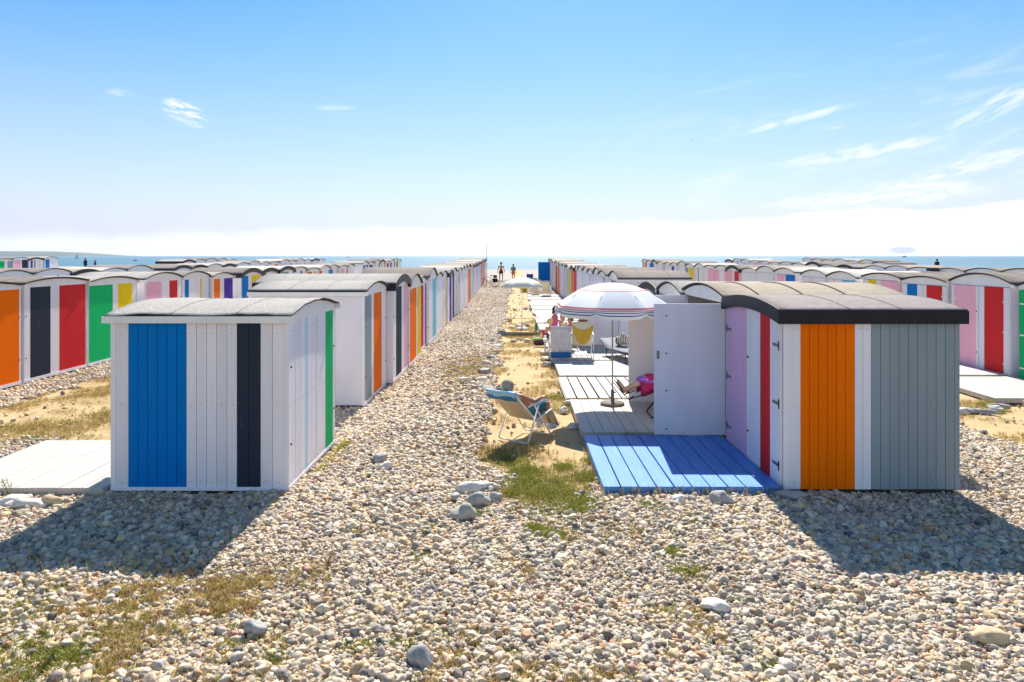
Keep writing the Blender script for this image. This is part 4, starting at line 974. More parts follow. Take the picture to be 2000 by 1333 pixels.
def body(root, J, skin, vox, k=1.0, fingers=False, facing=(0,1,0), fat=1.0, female=False):
    mb = MB(); g = {a: Vector(b) for a, b in J.items()}; k_ = k
    pel, che, nk, hd_ = g['pelvis'], g['chest'], g['neck'], g['head']
    mb.cap(pel, lerp(pel, che, .5), .135*k_*fat, .125*k_*fat, 14); mb.cap(lerp(pel, che, .5), che, .125*k_*fat, .13*k_, 14)
    shl, shr = g['shL'], g['shR']
    mb.cap(lerp(che, shl, .45), shl, .085*k_, .058*k_, 10); mb.cap(lerp(che, shr, .45), shr, .085*k_, .058*k_, 10); mb.cap(che, lerp(che, nk, .75), .12*k_, .065*k_, 12)
    mb.cap(lerp(che, nk, .7), lerp(nk, hd_, .45), .055*k_, .05*k_, 10)
    f_ = Vector(g.get('look', facing)); head(mb, hd_, f_, .108*max(k_, .8))
    for q in 'LR':
        mb.cap(g['sh'+q], g['el'+q], .052*k_, .040*k_, 10); mb.cap(g['el'+q], lerp(g['el'+q], g['ha'+q], .35), .040*k_, .039*k_, 10); mb.cap(lerp(g['el'+q], g['ha'+q], .35), g['ha'+q], .039*k_, .026*k_, 10)
        d = (g['ha'+q]-g['el'+q]).normalized()
        if fingers: hand(mb, g['ha'+q], d, g.get('up', Vector((0,0,1))), 1 if q == 'R' else -1, .6)
        else:
            s_ = d.cross(Vector((.3, 1, .2))).normalized(); mb.cap(g['ha'+q], g['ha'+q]+d*.07*k_, .026*k_, .024*k_, 8)
            for u, ln in ((-.024, .06), (-.008, .075), (.008, .08), (.024, .07)): mb.cap(g['ha'+q]+d*.07*k_+s_*u*k_, g['ha'+q]+(d*(.07+ln)+s_*u*1.2)*k_, .010*k_, .008*k_, 6)
            mb.cap(g['ha'+q]+d*.02*k_+s_*.02*k_, g['ha'+q]+(d*.06+s_*.055)*k_, .011*k_, .009*k_, 6)
        hp, kn, an, to = g['hip'+q], g['kn'+q], g['an'+q], g['toe'+q]
        mb.cap(lerp(pel, hp, .6), hp, .12*k_, .095*k_, 12); mb.cap(hp, kn, .092*k_, .058*k_, 12); cf = lerp(kn, an, .3)
        mb.cap(kn, cf, .056*k_, .056*k_, 10); mb.cap(cf, an, .056*k_, .035*k_, 10)
        mb.cap(an, lerp(an, to, .5), .037*k_, .036*k_, 10); mb.cap(lerp(an, to, .5), to, .036*k_, .024*k_, 10)
    b = remesh(mb, 'body', skin, vox, root, 2); return b
def person(x, y, z, ang, label, group=None):
    root = empty('person', (x, y, z), ang); tag(root, label, 'person', group); return root
def hair(root, c, f, m_, r=.115, long=0.0):
    c, f = Vector(c), Vector(f).normalized(); h = MB(); up = Vector((0,0,1))
    h.ball(c-f*r*.16+up*r*.28, r*.98, 12, 0, None, (.95, .95, .9)); h.ball(c-f*r*.35-up*r*.05, r*.8, 12)
    if long: h.cap(c-f*r*.6, c-f*r*.9-up*long, r*.5, r*.3, 10)
    return remesh(h, 'hair', m_, .012, root, 2)
def garment(root, name, caps, m_, vox=.012):
    mb = MB()
    for a, b, ra, rb in caps: mb.cap(a, b, ra, rb, 14)
    return remesh(mb, name, m_, vox, root, 2)

# --- the man reclining on the sand, seen from behind
A52 = R(52); cx, cy = .15, 10.36; cz = gz(cx, cy)
deck_chair(cx, cy, cz, A52, 'beige reclining chair with white tube frame on the sand', m_canvas, m_whitetube, r=.014)
J = dict(pelvis=(-.05,0,.50), chest=(-.31,0,.70), neck=(-.42,0,.80), head=(-.46,0,.92), shL=(-.36,.19,.75), shR=(-.36,-.19,.75), elL=(-.16,.29,.66), elR=(-.16,-.29,.66),
         haL=(.08,.27,.69), haR=(.08,-.27,.69), hipL=(.02,.10,.48), hipR=(.02,-.10,.48), knL=(.42,.13,.52), knR=(.42,-.13,.51), anL=(.56,.12,.12), anR=(.60,-.10,.12), toeL=(.70,.13,.05), toeR=(.75,-.09,.05))
man = person(cx, cy, cz, A52, 'tanned man in teal shorts lying back in the beige reclining chair')
J['look'] = (.8, 0, .15)
body(man, J, m_skin, .008, 1.0, True, fat=1.12); hair(man, (-.485,0,.93), (.95,0,.2), m_hairg, .104)
face_bits(man, (-.46,0,.92), (.8,0,.15))
garment(man, 'shorts', [((-.06,0,.49),(.0,0,.49),.158,.15),((.02,.10,.48),(.30,.125,.515),.112,.088),((.02,-.10,.48),(.30,-.125,.51),.112,.088)], m_teal)
for s, an, to in ((1, (.56,.12,.12), (.70,.13,.05)), (-1, (.60,-.10,.12), (.75,-.09,.05))):
    garment(man, 'shoe', [((an[0]-.02, an[1], .075), to, .05, .042), ((an[0]-.03, an[1], .10), (an[0], an[1], .17), .045, .044)], m_whitecloth, .01)
tw = MB(); rows = []
for (a, b) in ((-.655,.79), (-.68,.84), (-.67,.875), (-.62,.87), (-.56,.80), (-.50,.73)):
    rows.append([(a+.008*math.sin(9*u), (2*u-1)*.285, b+.012*math.sin(7*u+a*20)) for u in np.linspace(0, 1, 9)])
sheet(tw, rows, .014); tw_ = tw.build('towel', m_paleblue); tw_.location = (cx, cy, cz); tw_.rotation_euler.z = A52; tag(tw_, 'pale blue towel over the top of the beige reclining chair', 'towel')
tw = MB(); rows = [[(a, (2*u-1)*.283, b+.006*math.sin(12*u)) for u in np.linspace(0, 1, 9)] for a, b in ((-.60,.725), (-.635,.765), (-.668,.80))]
sheet(tw, rows, .008); q_ = tw.build('hem', m_bluec); q_.parent = tw_

for o in bpy.data.objects:
    if o.parent is None and (o is man or o is tw_ or (o.name == 'deck_chair')): o.scale = (.9, .9, .9); o.location.x += .03
# --- the woman in the open hut's doorway
lx, ly, lz = 2.62, 11.35, .10
deck_chair(lx, ly, lz, R(180), 'black framed folding chair in the doorway of the open hut', m_greenc, m_blackmetal, back=((-.12,.42),(-.52,1.0)), front=((.36,.46),None), r=.013, wd=.25)
wmn = person(lx, ly, lz, R(180), 'woman in magenta and violet wrap resting her bare legs in plum flip-flops')
J = dict(pelvis=(-.04,0,.53), chest=(-.26,0,.87), neck=(-.33,0,1.04), head=(-.33,0,1.19), shL=(-.28,.17,.95), shR=(-.28,-.17,.95), elL=(-.10,.24,.72), elR=(-.10,-.24,.72),
         haL=(.13,.18,.68), haR=(.13,-.18,.68), hipL=(.0,.09,.53), hipR=(.0,-.09,.53), knL=(.40,.12,.62), knR=(.40,-.10,.58), anL=(.80,.11,.45), anR=(.76,-.10,.38), toeL=(.90,.12,.60), toeR=(.88,-.11,.52), look=(1,0,-.1))
body(wmn, J, m_skinpale, .008, .95, True); hair(wmn, (-.34,0,1.20), (1,0,0), m_hairb, .112, .15); face_bits(wmn, (-.33,0,1.19), (1,0,-.1))
garment(wmn, 'wrap', [((-.06,0,.52),(.0,0,.52),.16,.15),((.0,.09,.53),(.37,.12,.63),.12,.085),((.0,-.09,.53),(.37,-.10,.59),.12,.085),((.37,.12,.62),(.50,.115,.575),.085,.07),((.37,-.10,.58),(.48,-.10,.545),.085,.07),((-.1,0,.6),(-.26,0,.85),.145,.145)], m_magenta)
garment(wmn, 'sash', [((.30,.11,.615),(.50,.12,.585),.098,.078),((.30,-.10,.58),(.49,-.10,.555),.098,.078)], m_violet, .012)
dr = MB(); rows = [[(.02+.52*u, s_, .55+.05*u-.20*v*(1+.25*math.sin(6*u+2))) for u in np.linspace(0, 1, 8)] for v, s_ in ((0, .19), (.5, .20), (1, .205))]
sheet(dr, rows, .008); rows = [[(.02+.52*u, -s_, .52+.04*u-.20*v*(1+.25*math.sin(6*u+1))) for u in np.linspace(0, 1, 8)] for v, s_ in ((0, .19), (.5, .20), (1, .205))]
sheet(dr, rows, .008); dr.build('hem', m_magenta, wmn)
for an, to in ((J['anL'], J['toeL']), (J['anR'], J['toeR'])):
    d = (Vector(to)-Vector(an)).normalized(); nrm_ = Vector((0,1,0)).cross(d)*-1; fb = MB(); a = Vector(an)-d*.05+nrm_*.0; off = Vector((.035, 0, -.03))
    rows = [[a+off+d*(.27*t)+Vector((0, w_*(.038+.012*math.sin(t*3)), 0)) for w_ in (-1, -.5, 0, .5, 1)] for t in np.linspace(0, 1, 8)]
    sheet(fb, rows, .014); fb.tube([a+off+d*.10+Vector((0,.04,0)), a+d*.15-off*.5, a+off+d*.21, a+d*.15-off*.5, a+off+d*.10-Vector((0,.04,0))], .006, 6); fb.build('sandal', m_sandal, wmn)
st = MB(); st.tube([(.66,-.2,.36),(.74,-.2,.30),(.74,.2,.30),(.66,.2,.36)], .011, 8); st.tube([(.36,-.25,.44),(.72,-.2,.31)], .009, 8); st.tube([(.36,.25,.44),(.72,.2,.31)], .009, 8)
fr_ = st.build('footrest', m_blackmetal)
fr_.parent = [o for o in bpy.data.objects if o.name.startswith('deck_chair') and o.parent is None][-1]

# --- parasols
m_pw = mat('white parasol cloth', (.87,.87,.86), .8, 0, 60, .03, 3, trans=.12); m_pg = mat('pale grey parasol cloth', (.76,.79,.81), .8, 0, 60, .03, 3, trans=.12)
m_pr = mat('coral parasol stripe', (.70,.17,.16), .8, trans=.3); m_pn = mat('navy parasol stripe', (.03,.05,.17), .8, trans=.1); m_py = mat('pale yellow parasol cloth', (.86,.84,.66), .8, 0, 60, .03, 3, trans=.12)
def parasol(x, y, zb, h, r_, drop, label, bands, val, segs=8, rot=R(22.5), base=True, tilt=(0, 0), group='parasols', basem=None, mats_=None, pole=None):
    root = empty('parasol', (x, y, zb)); tag(root, label, 'parasol', group)
    mats_ = mats_ or [m_pw, m_pg, m_pr, m_pn, m_py]
    cp = MB(); T = Matrix.Translation((0,0,h)) @ Matrix.Rotation(tilt[0], 4, 'X') @ Matrix.Rotation(tilt[1], 4, 'Y')
    sub = 8; nb = len(bands); rs = [b_[0] for b_ in bands]
    def pt(t, a_i, f):
        a0 = rot+2*math.pi*a_i/segs; a1 = rot+2*math.pi*(a_i+1)/segs; p = lerp((math.cos(a0), math.sin(a0), 0), (math.cos(a1), math.sin(a1), 0), f)
        sag = 4*f*(1-f); z = -drop*(t**2.4*.88+t*.12)-sag*.010*t*t; q = p*(r_*t*(1-.015*sag*t)); return T @ Vector((q.x, q.y, z))
    V_ = [pt(.015, i, 0) for i in range(segs)]
    for i in range(segs):
        for j in range(nb-1):
            for k_ in range(sub):
                f0, f1 = k_/sub, (k_+1)/sub; cp.add([pt(rs[j], i, f0), pt(rs[j], i, f1), pt(rs[j+1], i, f1), pt(rs[j+1], i, f0)], [(0,1,2,3)], bands[j][1][i % len(bands[j][1])], True)
        if val:   # scalloped valance
            zs = 0.0
            for vz0, vz1, mi in val:
                for k_ in range(sub):
                    f0, f1 = k_/sub, (k_+1)/sub
                    def vp(f, vz): 
                        p = pt(1.0, i, f); sc_ = (.55+.45*min(1, 4*f*(1-f)*1.9)) ; o_ = Vector((p.x, p.y, 0)); return Vector((p.x*(1+.02*vz*8), p.y*(1+.02*vz*8), p.z-vz*sc_))
                    cp.add([vp(f0, vz0), vp(f1, vz0), vp(f1, vz1), vp(f0, vz1)], [(0,1,2,3)], mi, True)
    c_ = cp.build('canopy', mats_, root); bm_ = bmesh.new(); bm_.from_mesh(c_.data); bmesh.ops.remove_doubles(bm_, verts=bm_.verts, dist=.0005); bm_.to_mesh(c_.data); bm_.free(); c_.modifiers.new('s', 'SOLIDIFY').thickness = .002
    pl = MB(); pl.tube([(0,0,.05), (0,0,h-.02)], .014, 10); pl.build('pole', pole or m_metal, root)
    tp = MB(); tp.tube([T @ Vector((0,0,-.01)), T @ Vector((0,0,.04))], .018, 8); tp.build('finial', m_metal, root)
    for i in range(segs):
        rb = MB(); a0 = rot+2*math.pi*i/segs; pts_ = [T @ (Vector((math.cos(a0)*r_*t, math.sin(a0)*r_*t, -drop*(t**2.4*.88+t*.12)-.008))) for t in (.02, .35, .7, .99)]; rb.tube(pts_, .004, 5)
        rb.tube([Vector((0,0,h-.45)), T @ (Vector((math.cos(a0)*r_*.45, math.sin(a0)*r_*.45, -drop*(.45**2*.8+.09)-.01)))], .0035, 5); rb.build('rib', m_whitetube, root)
    if base:
        b_ = MB(); b_.lathe([(0,0),(.21,0),(.215,.03),(.20,.05),(.05,.075),(.032,.09),(.03,.26),(.022,.27),(.0,.27)], 28); b_.build('base', basem or m_metal, root)
        kn = MB(); kn.tube([(.025,0,.22), (.06,0,.22)], .012, 8); kn.build('knob', m_blackmetal, root)
    return root
Wt, Gy = (0,), (1, 0, 1, 0, 1, 1, 0, 1)
m_basec = mat('stone parasol base', (.20,.17,.15), .6, .3, 60)
parasol(1.76, 12.15, .10, 2.17, 1.06, .42, 'large striped parasol with scalloped edge on the white deck', [(.0,Wt),(.20,(2,)),(.213,Wt),(.31,(2,)),(.325,Wt),(.50,(2,)),(.52,Wt),(.56,(2,)),(.585,(1,0,0,1,0,1,1,0)),(.955,(2,)),(.985,(0,)),(1.0,Wt)],
        [(0,.012,2),(.012,.032,0),(.032,.045,3),(.045,.075,0),(.075,.092,3),(.092,.15,0)], rot=R(22.5), basem=m_basec, pole=mat('wood grey pole', (.36,.33,.28), .6))
parasol(.32, 25.6, gz(.3, 25.6), 1.97, .82, .34, 'pale yellow parasol standing in the sandy strip beyond the striped one', [(.0,(0,)),(.75,(4,)),(1.0,Wt)], [(0,.06,4)], basem=mat('white parasol base', (.7,.7,.68), .7), pole=m_whitetube)

# --- chairs, towels and things on the deck behind the striped parasol
z9 = .085
deck_chair(1.22, 17.95, z9, R(92), 'low chair with a grey and blue towel down its back', m_towelgrey, m_whitetube, back=((-.10,.30),(-.36,.80)), front=((.36,.36),None), wd=.25)
tw = MB(); rows = []
for t in np.linspace(0, 1, 12):
    p = lerp((0,-.37,.86), (0,-.40,.04), t) if t > .12 else lerp((0,-.33,.84), (0,-.37,.86), t/.12); rows.append([(u, p.y+.012*math.sin(u*38+t*2), p.z) for u in np.linspace(-.26, .26, 15)])
b0 = MB(); sheet(b0, rows[:10], .008); o = b0.build('towel', m_towelgrey); o.location = (1.22, 17.95, z9); tag(o, 'long grey towel hanging over the back of the low chair', 'towel')
b0 = MB(); sheet(b0, rows[9:], .009); b0.build('hem', m_bluec, o)
deck_chair(1.78, 17.9, z9, R(88), 'white tube chair with a yellow towel draped on its back', m_cream, m_whitetube, back=((-.10,.36),(-.30,.92)), front=((.34,.38),None), wd=.26)
tw = MB(); rows = []
for t in np.linspace(0, 1, 12):
    rows.append([(u*.27, -.335-.05*t+.01*math.sin(u*20), .965-(.02+.56*(1-abs(u)**2.2*.75))*t) for u in np.linspace(-1, 1, 15)])
sheet(tw, rows[:5], .008); o = tw.build('towel', m_cream); o.location = (1.78, 17.9, z9); tag(o, 'yellow towel with a pale top hanging in a curve', 'towel')
b0 = MB(); sheet(b0, rows[4:], .009); b0.build('hem', m_towelyel, o)
# low lounger and bag by the hut wall
lr = empty('sun_lounger', (2.85, 17.6, z9), R(105)); tag(lr, 'dark low lounger on the shaded deck by the open hut door', 'lounger')
f = MB()
for s in (-1, 1): f.tube([(-.8, s*.27, .24), (.55, s*.27, .24), (1.0, s*.27, .42)], .014, 8)
f.build('frame', m_blackmetal, lr)
for xx in (-.7, .5):
    g_ = MB(); g_.tube([(xx,-.27,.24),(xx+.05,-.27,.012),(xx+.05,.27,.012),(xx,.27,.24)], .013, 8); g_.build('leg', m_blackmetal, lr)
ma = MB(); sheet(ma, [[(a, s, b) for s in np.linspace(-.26,.26,5)] for a, b in ((-.8,.25),(-.3,.245),(.2,.245),(.55,.255),(1.0,.43))], .02); ma.build('mattress', mat('grey sling', (.16,.17,.20), .8), lr)
m_zeb = bpy.data.materials.new('black and white striped cloth'); m_zeb.use_nodes = True; n = m_zeb.node_tree.nodes; l = m_zeb.node_tree.links
wv = n.new('ShaderNodeTexWave'); wv.inputs['Scale'].default_value = 7; wv.inputs['Distortion'].default_value = 4; co_ = n.new('ShaderNodeTexCoord'); l.new(co_.outputs['Object'], wv.inputs['Vector'])
l.new(ramp(n, l, wv.outputs['Fac'], [(.45, (.02,.02,.02)), (.55, (.7,.66,.58))]), n['Principled BSDF'].inputs['Base Color']); n['Principled BSDF'].inputs['Roughness'].default_value = .9
bg_ = MB(); bg_.cap((0,0,.15), (.22,.02,.17), .13, .12, 14); bg_.ball((.1,0,.26), .10, 12); o = remesh(bg_, 'beach_bag', m_zeb, .012); o.location = (2.82, 18.15, z9+.26); tag(o, 'striped black and white bag on the dark lounger', 'bag')
# table and the group beyond
tb = empty('table', (1.78, 21.0, z9)); tag(tb, 'white garden table where the bathers sit', 'table')
t_ = MB(); t_.bbox(-.42, .42, -.35, .35, .70, .735, .008); t_.build('tabletop', m_whitecloth, tb)
for a in (-.36, .36):
    for b_ in (-.29, .29): t_ = MB(); t_.tube([(a,b_,0),(a*.9,b_*.9,.70)], .02, 8); t_.build('leg', m_whitetube, tb)
bx = empty('cool_box', (1.72, 20.6, z9)); tag(bx, 'green cool box under the white table', 'cool box'); t_ = MB(); t_.bbox(-.22,.22,-.15,.15,0,.34,.02); t_.build('tub', m_tealp, bx); t_ = MB(); t_.bbox(-.23,.23,-.16,.16,.342,.40,.02); t_.build('lid', m_greenc, bx)
def sitter(x, y, z, ang, label, skin, k, shirt=None, hairm=None, long=0, seat=.40, reach=(.30, .15)):
    p_ = person(x, y, z, ang, label, 'bathers on the decks'); s = seat
    J = dict(pelvis=(0,0,s+.10*k), chest=(-.02,0,s+.40*k), neck=(0,0,s+.58*k), head=(.02,0,s+.74*k), shL=(-.01,.17*k,s+.50*k), shR=(-.01,-.17*k,s+.50*k), elL=(.10,.24*k,s+.25*k), elR=(.10,-.24*k,s+.25*k),
             haL=(reach[0]*k,.17*k,s+reach[1]*k+.05), haR=(reach[0]*k,-.17*k,s+reach[1]*k+.05), hipL=(.05*k,.09*k,s+.09*k), hipR=(.05*k,-.09*k,s+.09*k), knL=(.44*k,.12*k,s+.09*k), knR=(.44*k,-.12*k,s+.09*k),
             anL=(.46*k,.12*k,max(.06,s+.09*k-.42*k)), anR=(.46*k,-.12*k,max(.06,s+.09*k-.42*k)), toeL=(.60*k,.13*k,max(.03,s+.05*k-.44*k)), toeR=(.60*k,-.13*k,max(.03,s+.05*k-.44*k)), look=(1,0,0))
    body(p_, J, skin, .014, k)
    hair(p_, Vector(J['head'])+Vector((-.01,0,.01)), (1,0,0), hairm or m_hairb, .115*max(k,.8), long)
    garment(p_, 'shorts' if shirt is None else 'swimwear', [((0,0,s+.10*k),(.0,0,s+.16*k),.15*k,.145*k),((.05*k,.09*k,s+.09*k),(.28*k,.11*k,s+.09*k),.108*k,.09*k),((.05*k,-.09*k,s+.09*k),(.28*k,-.11*k,s+.09*k),.108*k,.09*k)], m_blackc if shirt is None else shirt, .018)
    if shirt: garment(p_, 'top', [((0,0,s+.14*k),(-.02,0,s+.42*k),.15*k,.15*k),((-.02,.12*k,s+.47*k),(-.02,-.12*k,s+.47*k),.085*k,.085*k)], shirt, .018)
    sc_ = empty('stool', (x, y, z), ang); tag(sc_, 'low stool under the ' + label.split(' seated')[0].split(' bending')[0], 'stool', 'low stools under the bathers'); t_ = MB(); t_.bbox(-.17,.17,-.17,.17,s-.03-.04,s-.02,.01); t_.build('seat', m_whitetube, sc_)
    for a in (-.14,.14):
        for b_ in (-.14,.14): t_ = MB(); t_.tube([(a,b_,0),(a,b_,s-.07)], .012, 6); t_.build('leg', m_whitetube, sc_)
    return p_
sitter(1.02, 19.0, z9, R(80), 'bare-backed child seated behind the grey towel', m_skinpale, .62, None, m_hairy, 0, .36)
sitter(1.62, 19.4, z9, R(-150), 'child in red top seated near the table', m_skin, .66, m_redc, m_hairb, 0, .36)
sitter(1.38, 18.8, z9, R(70), 'blond child in a pale yellow top seated between the towels', m_skinpale, .55, m_cream, m_hairy, 0, .30)
sitter(1.45, 20.2, z9, R(-60), 'fair child in white top seated at the table corner', m_skinpale, .6, m_whitecloth, m_hairy, 0, .38)
sitter(2.06, 20.35, z9, R(170), 'bare-chested tanned adult seated by the table', m_skindark, 1.0, None, m_hairb, 0, .42)
gp = person(1.20, 20.0, z9, R(-10), 'girl in a pink swimsuit standing with one arm stretched out', 'bathers on the decks')
J = dict(pelvis=(0,0,.60), chest=(.01,0,.83), neck=(.02,0,.97), head=(.05,0,1.08), shL=(.02,.12,.92), shR=(.02,-.12,.92), elL=(-.12,.20,.80), elR=(.12,-.16,.78), haL=(-.28,.25,.68), haR=(.24,-.10,.72),
         hipL=(0,.06,.58), hipR=(0,-.06,.58), knL=(.02,.07,.33), knR=(.06,-.07,.33), anL=(0,.07,.06), anR=(.02,-.07,.06), toeL=(.10,.08,.03), toeR=(.13,-.08,.03), look=(1,0,0))
body(gp, J, m_skin, .012, .66); hair(gp, (.04,0,1.09), (1,0,0), m_hairb, .10, .12)
garment(gp, 'swimsuit', [((0,0,.57),(0,0,.66),.105,.10),((0,0,.66),(.01,0,.86),.098,.098)], m_pinkc, .014)
def bucket(px, py, zb, r_, h, m_, label, name='bucket', handle=True):
    x, y, _ = P(px, py, zb); root = empty(name, (x, y, zb)); tag(root, label, name.replace('_', ' ')); b_ = MB(); b_.lathe([(0,0),(r_*.75,0),(r_,h),(r_*1.06,h),(r_*1.06,h-.012),(r_*.97,h-.015),(r_*.72,.01),(0,.01)], 18); b_.build('tub', m_, root)
    if handle: t_ = MB(); t_.tube([(r_*math.cos(a), 0, h+r_*.8*math.sin(a)) for a in np.linspace(0, math.pi, 9)], .005, 6); t_.build('handle', m_whitetube, root)
bucket(1065, 655, z9, .12, .18, mat('pink plastic', (.75,.05,.25), .4), 'pink bucket on the white deck edge')
bucket(1047, 647, 0, .05, .26, m_tealp, 'teal bottle-shaped bucket standing in the sandy strip', 'water_bottle', False)
bucket(1048, 668, 0, .13, .11, m_lime, 'lime green basin on the sand by the deck', 'basin', False)
bucket(1023, 570, gz(.8, 51), .30, .34, m_yelc, 'yellow tub beside the far white deck', 'tub', False)
bg2 = MB(); bg2.cap((-.12,0,.10),(.12,0,.10),.10,.09,12); bg2.cap((-.06,0,.17),(.06,0,.17),.04,.04,8); o = remesh(bg2, 'beach_bag', mat('brown cloth', (.09,.05,.045), .9), .012); o.location = (P(1056, 676)[0], P(1056, 676)[1], 0); tag(o, 'dark brown bag on the sand beside the lime basin', 'bag')
tw = MB(); sheet(tw, [[(1.0+u, 29.2+v*1.5, .115+.006*math.sin(u*20+v*8)) for u in np.linspace(.05, 1.1, 9)] for v in np.linspace(0, 1, 9)], .012); o = tw.build('towel', m_whitecloth); tag(o, 'white towel spread on a far white deck', 'towel')
# far loungers and chairs
for (x, y, a, lab, cl) in ((1.45, 46.0, 100, 'white sun chair facing the sea at the end of the decks', m_whitecloth), (2.15, 44.5, 80, 'white folding chair beside the far sun chair', m_cream), (2.0, 49.5, 30, 'far chair with a green towel against the blue door', m_greenc), (1.35, 57.0, 90, 'blue chair just beyond the pale yellow parasol', mat('royal blue cloth', (.01,.05,.35), .8))):
    deck_chair(x, y, gz(x, y)+.08, R(a), lab, cl, m_whitetube, back=((-.12,.40),(-.55,.95)))
# standing figures
def stander(x, y, ang, label, skin, k, trunks, hairm, z=None, sweep=.0, top=None, elb=.28, leg=.10):
    z = gz(x, y) if z is None else z; p_ = person(x, y, z, ang, label, 'distant figures on the beach')
    J = dict(pelvis=(0,0,.98*k), chest=(0,0,1.30*k), neck=(.0,0,1.50*k), head=(.02,0,1.64*k), shL=(0,.20*k,1.42*k), shR=(0,-.20*k,1.42*k), elL=(-.02,elb*k,1.13*k), elR=(-.02,-elb*k,1.13*k), haL=(.05,(elb+.05)*k,.88*k), haR=(.05,-(elb+.05)*k,.88*k),
             hipL=(0,.10*k,.93*k), hipR=(0,-.10*k,.93*k), knL=(.02+sweep,(leg+.03)*k,.50*k), knR=(.03-sweep,-(leg+.03)*k,.50*k), anL=(sweep,(leg+.04)*k,.08*k), anR=(-sweep*1.6,-(leg+.04)*k,.08*k), toeL=(.16+sweep,(leg+.06)*k,.03), toeR=(.16-sweep*1.6,-(leg+.06)*k,.03), look=(1,0,0))
    body(p_, J, skin, .014, k); hair(p_, (.01,0,1.65*k), (1,0,0), hairm, .118*k)
    garment(p_, 'trunks', [((0,0,.93*k),(0,0,1.02*k),.15*k,.145*k),((0,.09*k,.90*k),(.01,.11*k,.76*k),.105*k,.10*k),((0,-.09*k,.90*k),(.01,-.11*k,.76*k),.105*k,.10*k)], trunks, .018)
    if top: garment(p_, 'shirt', [((0,0,1.02*k),(0,0,1.32*k),.16*k,.165*k),((0,.15*k,1.40*k),(0,-.15*k,1.40*k),.09*k,.09*k),((0,.2*k,1.41*k),(-.02,.26*k,1.18*k),.07*k,.06*k),((0,-.2*k,1.41*k),(-.02,-.26*k,1.18*k),.07*k,.06*k)], top, .018)
    return p_
stander(-1.20, 65.8, R(90), 'man in dark trunks walking to the sea at the end of the stone path', m_skin, 1.03, m_blackc, m_hairb, None, .03)
stander(-.02, 66.5, R(60), 'person in a brown wrap standing beside the walking man', m_skin, .92, mat('brown wrap cloth', (.32,.13,.05), .9), m_hairb, None, .03, mat('dull green top', (.16,.17,.12), .9))
m_navyc = mat('navy cloth', (.01,.015,.04), .9)
stander((167-1003)/FPX*92, 92, R(80), 'dark figure upright against the sea at the left', m_navyc, .95, m_navyc, m_blackc, gz(-57, 92)-.55, .03, m_navyc, .24)
stander((186-1003)/FPX*92, 92, R(30), 'dark figure bending forward against the sea at the left', m_navyc, .85, m_navyc, m_blackc, gz(-56, 92)-.62, .03, m_navyc, .24)
stander((1830-1003)/FPX*76, 76, R(20), 'lone figure against the sea beyond the right-hand roofs', m_skindark, 1.0, m_blackc, m_blackc, gz(47, 76)+.12, .03, m_blackc)
# bicycle with panniers
bc = empty('bicycle', (-2.02, 55.5, gz(-2.0, 55.5)), R(160)); tag(bc, 'bicycle with black panniers parked at the far end of the left row', 'bicycle')
m_tyre = mat('tyre rubber', (.015,.015,.015), .9)
def torus(mb, c, r1, r2, n1=32, n2=6, mi=0):
    vs = []; fs = []
    for i in range(n1):
        a = 2*math.pi*i/n1
        for j in range(n2):
            b = 2*math.pi*j/n2; rr = r1+r2*math.cos(b); vs.append((c[0]+rr*math.cos(a), c[1]+r2*math.sin(b), c[2]+rr*math.sin(a)))
    for i in range(n1):
        for j in range(n2): i2, j2 = (i+1) % n1, (j+1) % n2; fs.append((i*n2+j, i2*n2+j, i2*n2+j2, i*n2+j2))
    mb.add(vs, fs, mi, True)
for x_ in (-.52, .52):
    wb_ = MB(); torus(wb_, (0,0,0), .335, .02); 
    for k in range(14): a = math.pi*2*k/14; wb_.tube([(0,0,0),(.33*math.cos(a),0,.33*math.sin(a))], .0025, 4)
    wb_.build('wheel', m_tyre, bc, (x_, 0, .355))
f = MB(); BB, ST, HD, RW, FW = (-.08,0,.30), (-.20,0,.80), (.34,0,.82), (-.52,0,.355), (.52,0,.355)
for a, b in ((BB, ST), (ST, HD), (BB, (.36,0,.72)), (BB, RW), (ST, RW), (HD, FW), (HD, (.31,0,.98))): f.tube([a, b], .016, 8)
f.build('frame', mat('dark bike paint', (.03,.03,.06), .3), bc)
h = MB(); h.tube([(.22,-.28,1.0),(.31,-.22,1.01),(.31,.22,1.01),(.22,.28,1.0)], .013, 8); h.build('handlebar', m_blackmetal, bc)
h = MB(); h.tube([ST, (-.22,0,.92)], .013, 8); h.ball((-.23,0,.94), .10, 10, 0, None, (1.3,.7,.4)); h.build('saddle', m_blackc, bc)
h = MB(); h.bbox(-.68,-.44,-.12,.12,.76,.98,.04); h.build('basket', m_blackc, bc)
for s in (-1, 1): h = MB(); h.bbox(-.70,-.42,min(.05*s,.20*s),max(.05*s,.20*s),.40,.72,.03); h.build('pannier', m_blackc, bc)
pl = MB(); pl.tube([(0,0,0),(0,0,3.6)], .025, 8, rs=[.03,.018]); o = pl.build('flag_pole', m_metal); o.location = (-2.35, 60.0, gz(-2.3, 60)); tag(o, 'thin bare pole beside the bicycle', 'pole')
pl = MB(); pl.box(-.16,.16,-.16,.16,0,2.05,0); pl.box(-.18,.18,-.18,.18,2.052,2.2,1); o = pl.build('utility_post', [m_trim, m_dark]); o.location = (19.0, 30.95, 0); tag(o, 'square white post with a dark cap among the right-hand huts', 'post')

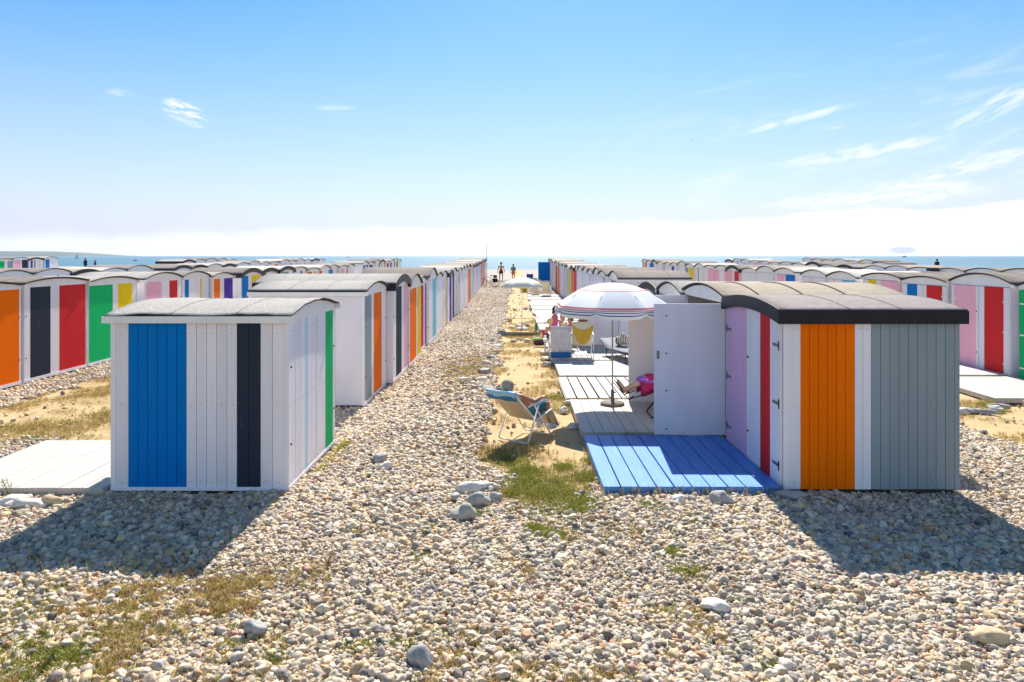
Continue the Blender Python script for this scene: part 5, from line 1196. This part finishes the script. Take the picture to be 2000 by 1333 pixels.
# boats, buoys and gulls
def boat(px, dist, ln, label, sail=0, mast=0, dark=True, group='boats on the sea'):
    x = (px-1003)/FPX*dist; root = empty('sailing_boat' if sail or mast else 'motor_boat', (x, dist, -3), R(15)); tag(root, label, 'boat', group)
    hl = MB(); st_ = [(-.5,.7),(-.25,1.0),(.1,1.0),(.35,.6),(.5,.02)]; vs = []
    for t, w_ in st_: vs += [(t*ln, -w_*ln*.15, ln*.10+abs(t)*ln*.05), (t*ln, 0, -ln*.03), (t*ln, w_*ln*.15, ln*.10+abs(t)*ln*.05)]
    fs = [(0,1,2)]
    for i in range(4): a = i*3; fs += [(a,a+3,a+4,a+1),(a+1,a+4,a+5,a+2),(a+2,a+5,a+3,a)]
    hl.add(vs, fs); hl.build('hull', mat('dark hull', (.03,.04,.06), .5) if dark else m_whitetube, root)
    if mast: q = MB(); q.tube([(.05*ln,0,0),(.05*ln,0,mast)], ln*.008+.03, 6); q.build('mast', m_blackmetal, root)
    if sail:
        for (a, b, h_) in ((-.42, .03, .95), (.07, .48, .8)):
            q = MB(); q.add([(a*ln,0,ln*.15),(b*ln,0,ln*.15),((.03 if a < 0 else .07)*ln,.3,mast*h_)], [(0,1,2)]); q.build('sail', m_whitecloth, root).modifiers.new('s','SOLIDIFY').thickness = .05
    elif not mast: q = MB(); q.bbox(-.2*ln,.1*ln,-.08*ln,.08*ln,.1*ln,.26*ln,.1); q.build('cabin', m_whitetube if not dark else mat('dark hull', (0,0,0)), root)
boat(150, 1450, 9, 'white sailing boat under full sail near the headland', 1, 12, False)
boat(265, 770, 5, 'small dark motor boat offshore at the left')
boat(1767, 2600, 22, 'dark motor boat under the little grey cloud')
boat(1667, 2600, 12, 'distant sailing boat with dark sail at the right', 0, 13)
boat(438, 1500, 5, 'small boat with short mast on the left horizon', 0, 4.5)
boat(680, 2300, 10, 'faint tall-masted boat near the middle of the horizon', 0, 15)
def gull(px, py, d, sz, label, roll=0.3):
    x = (px-1003)/FPX*d; z = CH-(py-500)/FPX*d; root = empty('gull', (x, d, z), R(40)); tag(root, label, 'bird', 'gulls in the sky'); b = MB()
    b.ball((0,0,0), sz*.09, 8, 0, None, (3.0,1,1)); b.ball((sz*.27,0,.01), sz*.06, 8)
    for s in (-1, 1): sheet(b, [[(sz*.1-u*sz*.2, s*v*sz*.5, sz*(.35*math.sin(v*2.4)*roll*2)) for u in (0, .5, 1)] for v in (0, .35, .7, 1)], .006)
    remesh(b, 'body', mat('gull grey', (.12,.12,.13), .8), sz*.02, root, 1)
gull(1350, 275, 60, .32, 'single gull high over the right-hand huts'); gull(1232, 421, 90, .34, 'gull low over the sea above the striped parasol')
print('objects', len(bpy.data.objects))

# ------------------------------------------------------------------ sea air
hz = MB(); hz.box(-12500, 12500, -450, 12500, -12, 160); 
m = bpy.data.materials.new('sea haze'); m.use_nodes = True; n = m.node_tree.nodes; l = m.node_tree.links
n.remove(n['Principled BSDF']); pv = n.new('ShaderNodeVolumePrincipled'); pv.inputs['Color'].default_value = (.76, .89, 1, 1); pv.inputs['Density'].default_value = 4.5e-5; pv.inputs['Anisotropy'].default_value = .45
l.new(pv.outputs[0], n['Material Output'].inputs['Volume']); haze = hz.build('haze', m); tag(haze, 'thin sea haze', None, None, 'stuff')
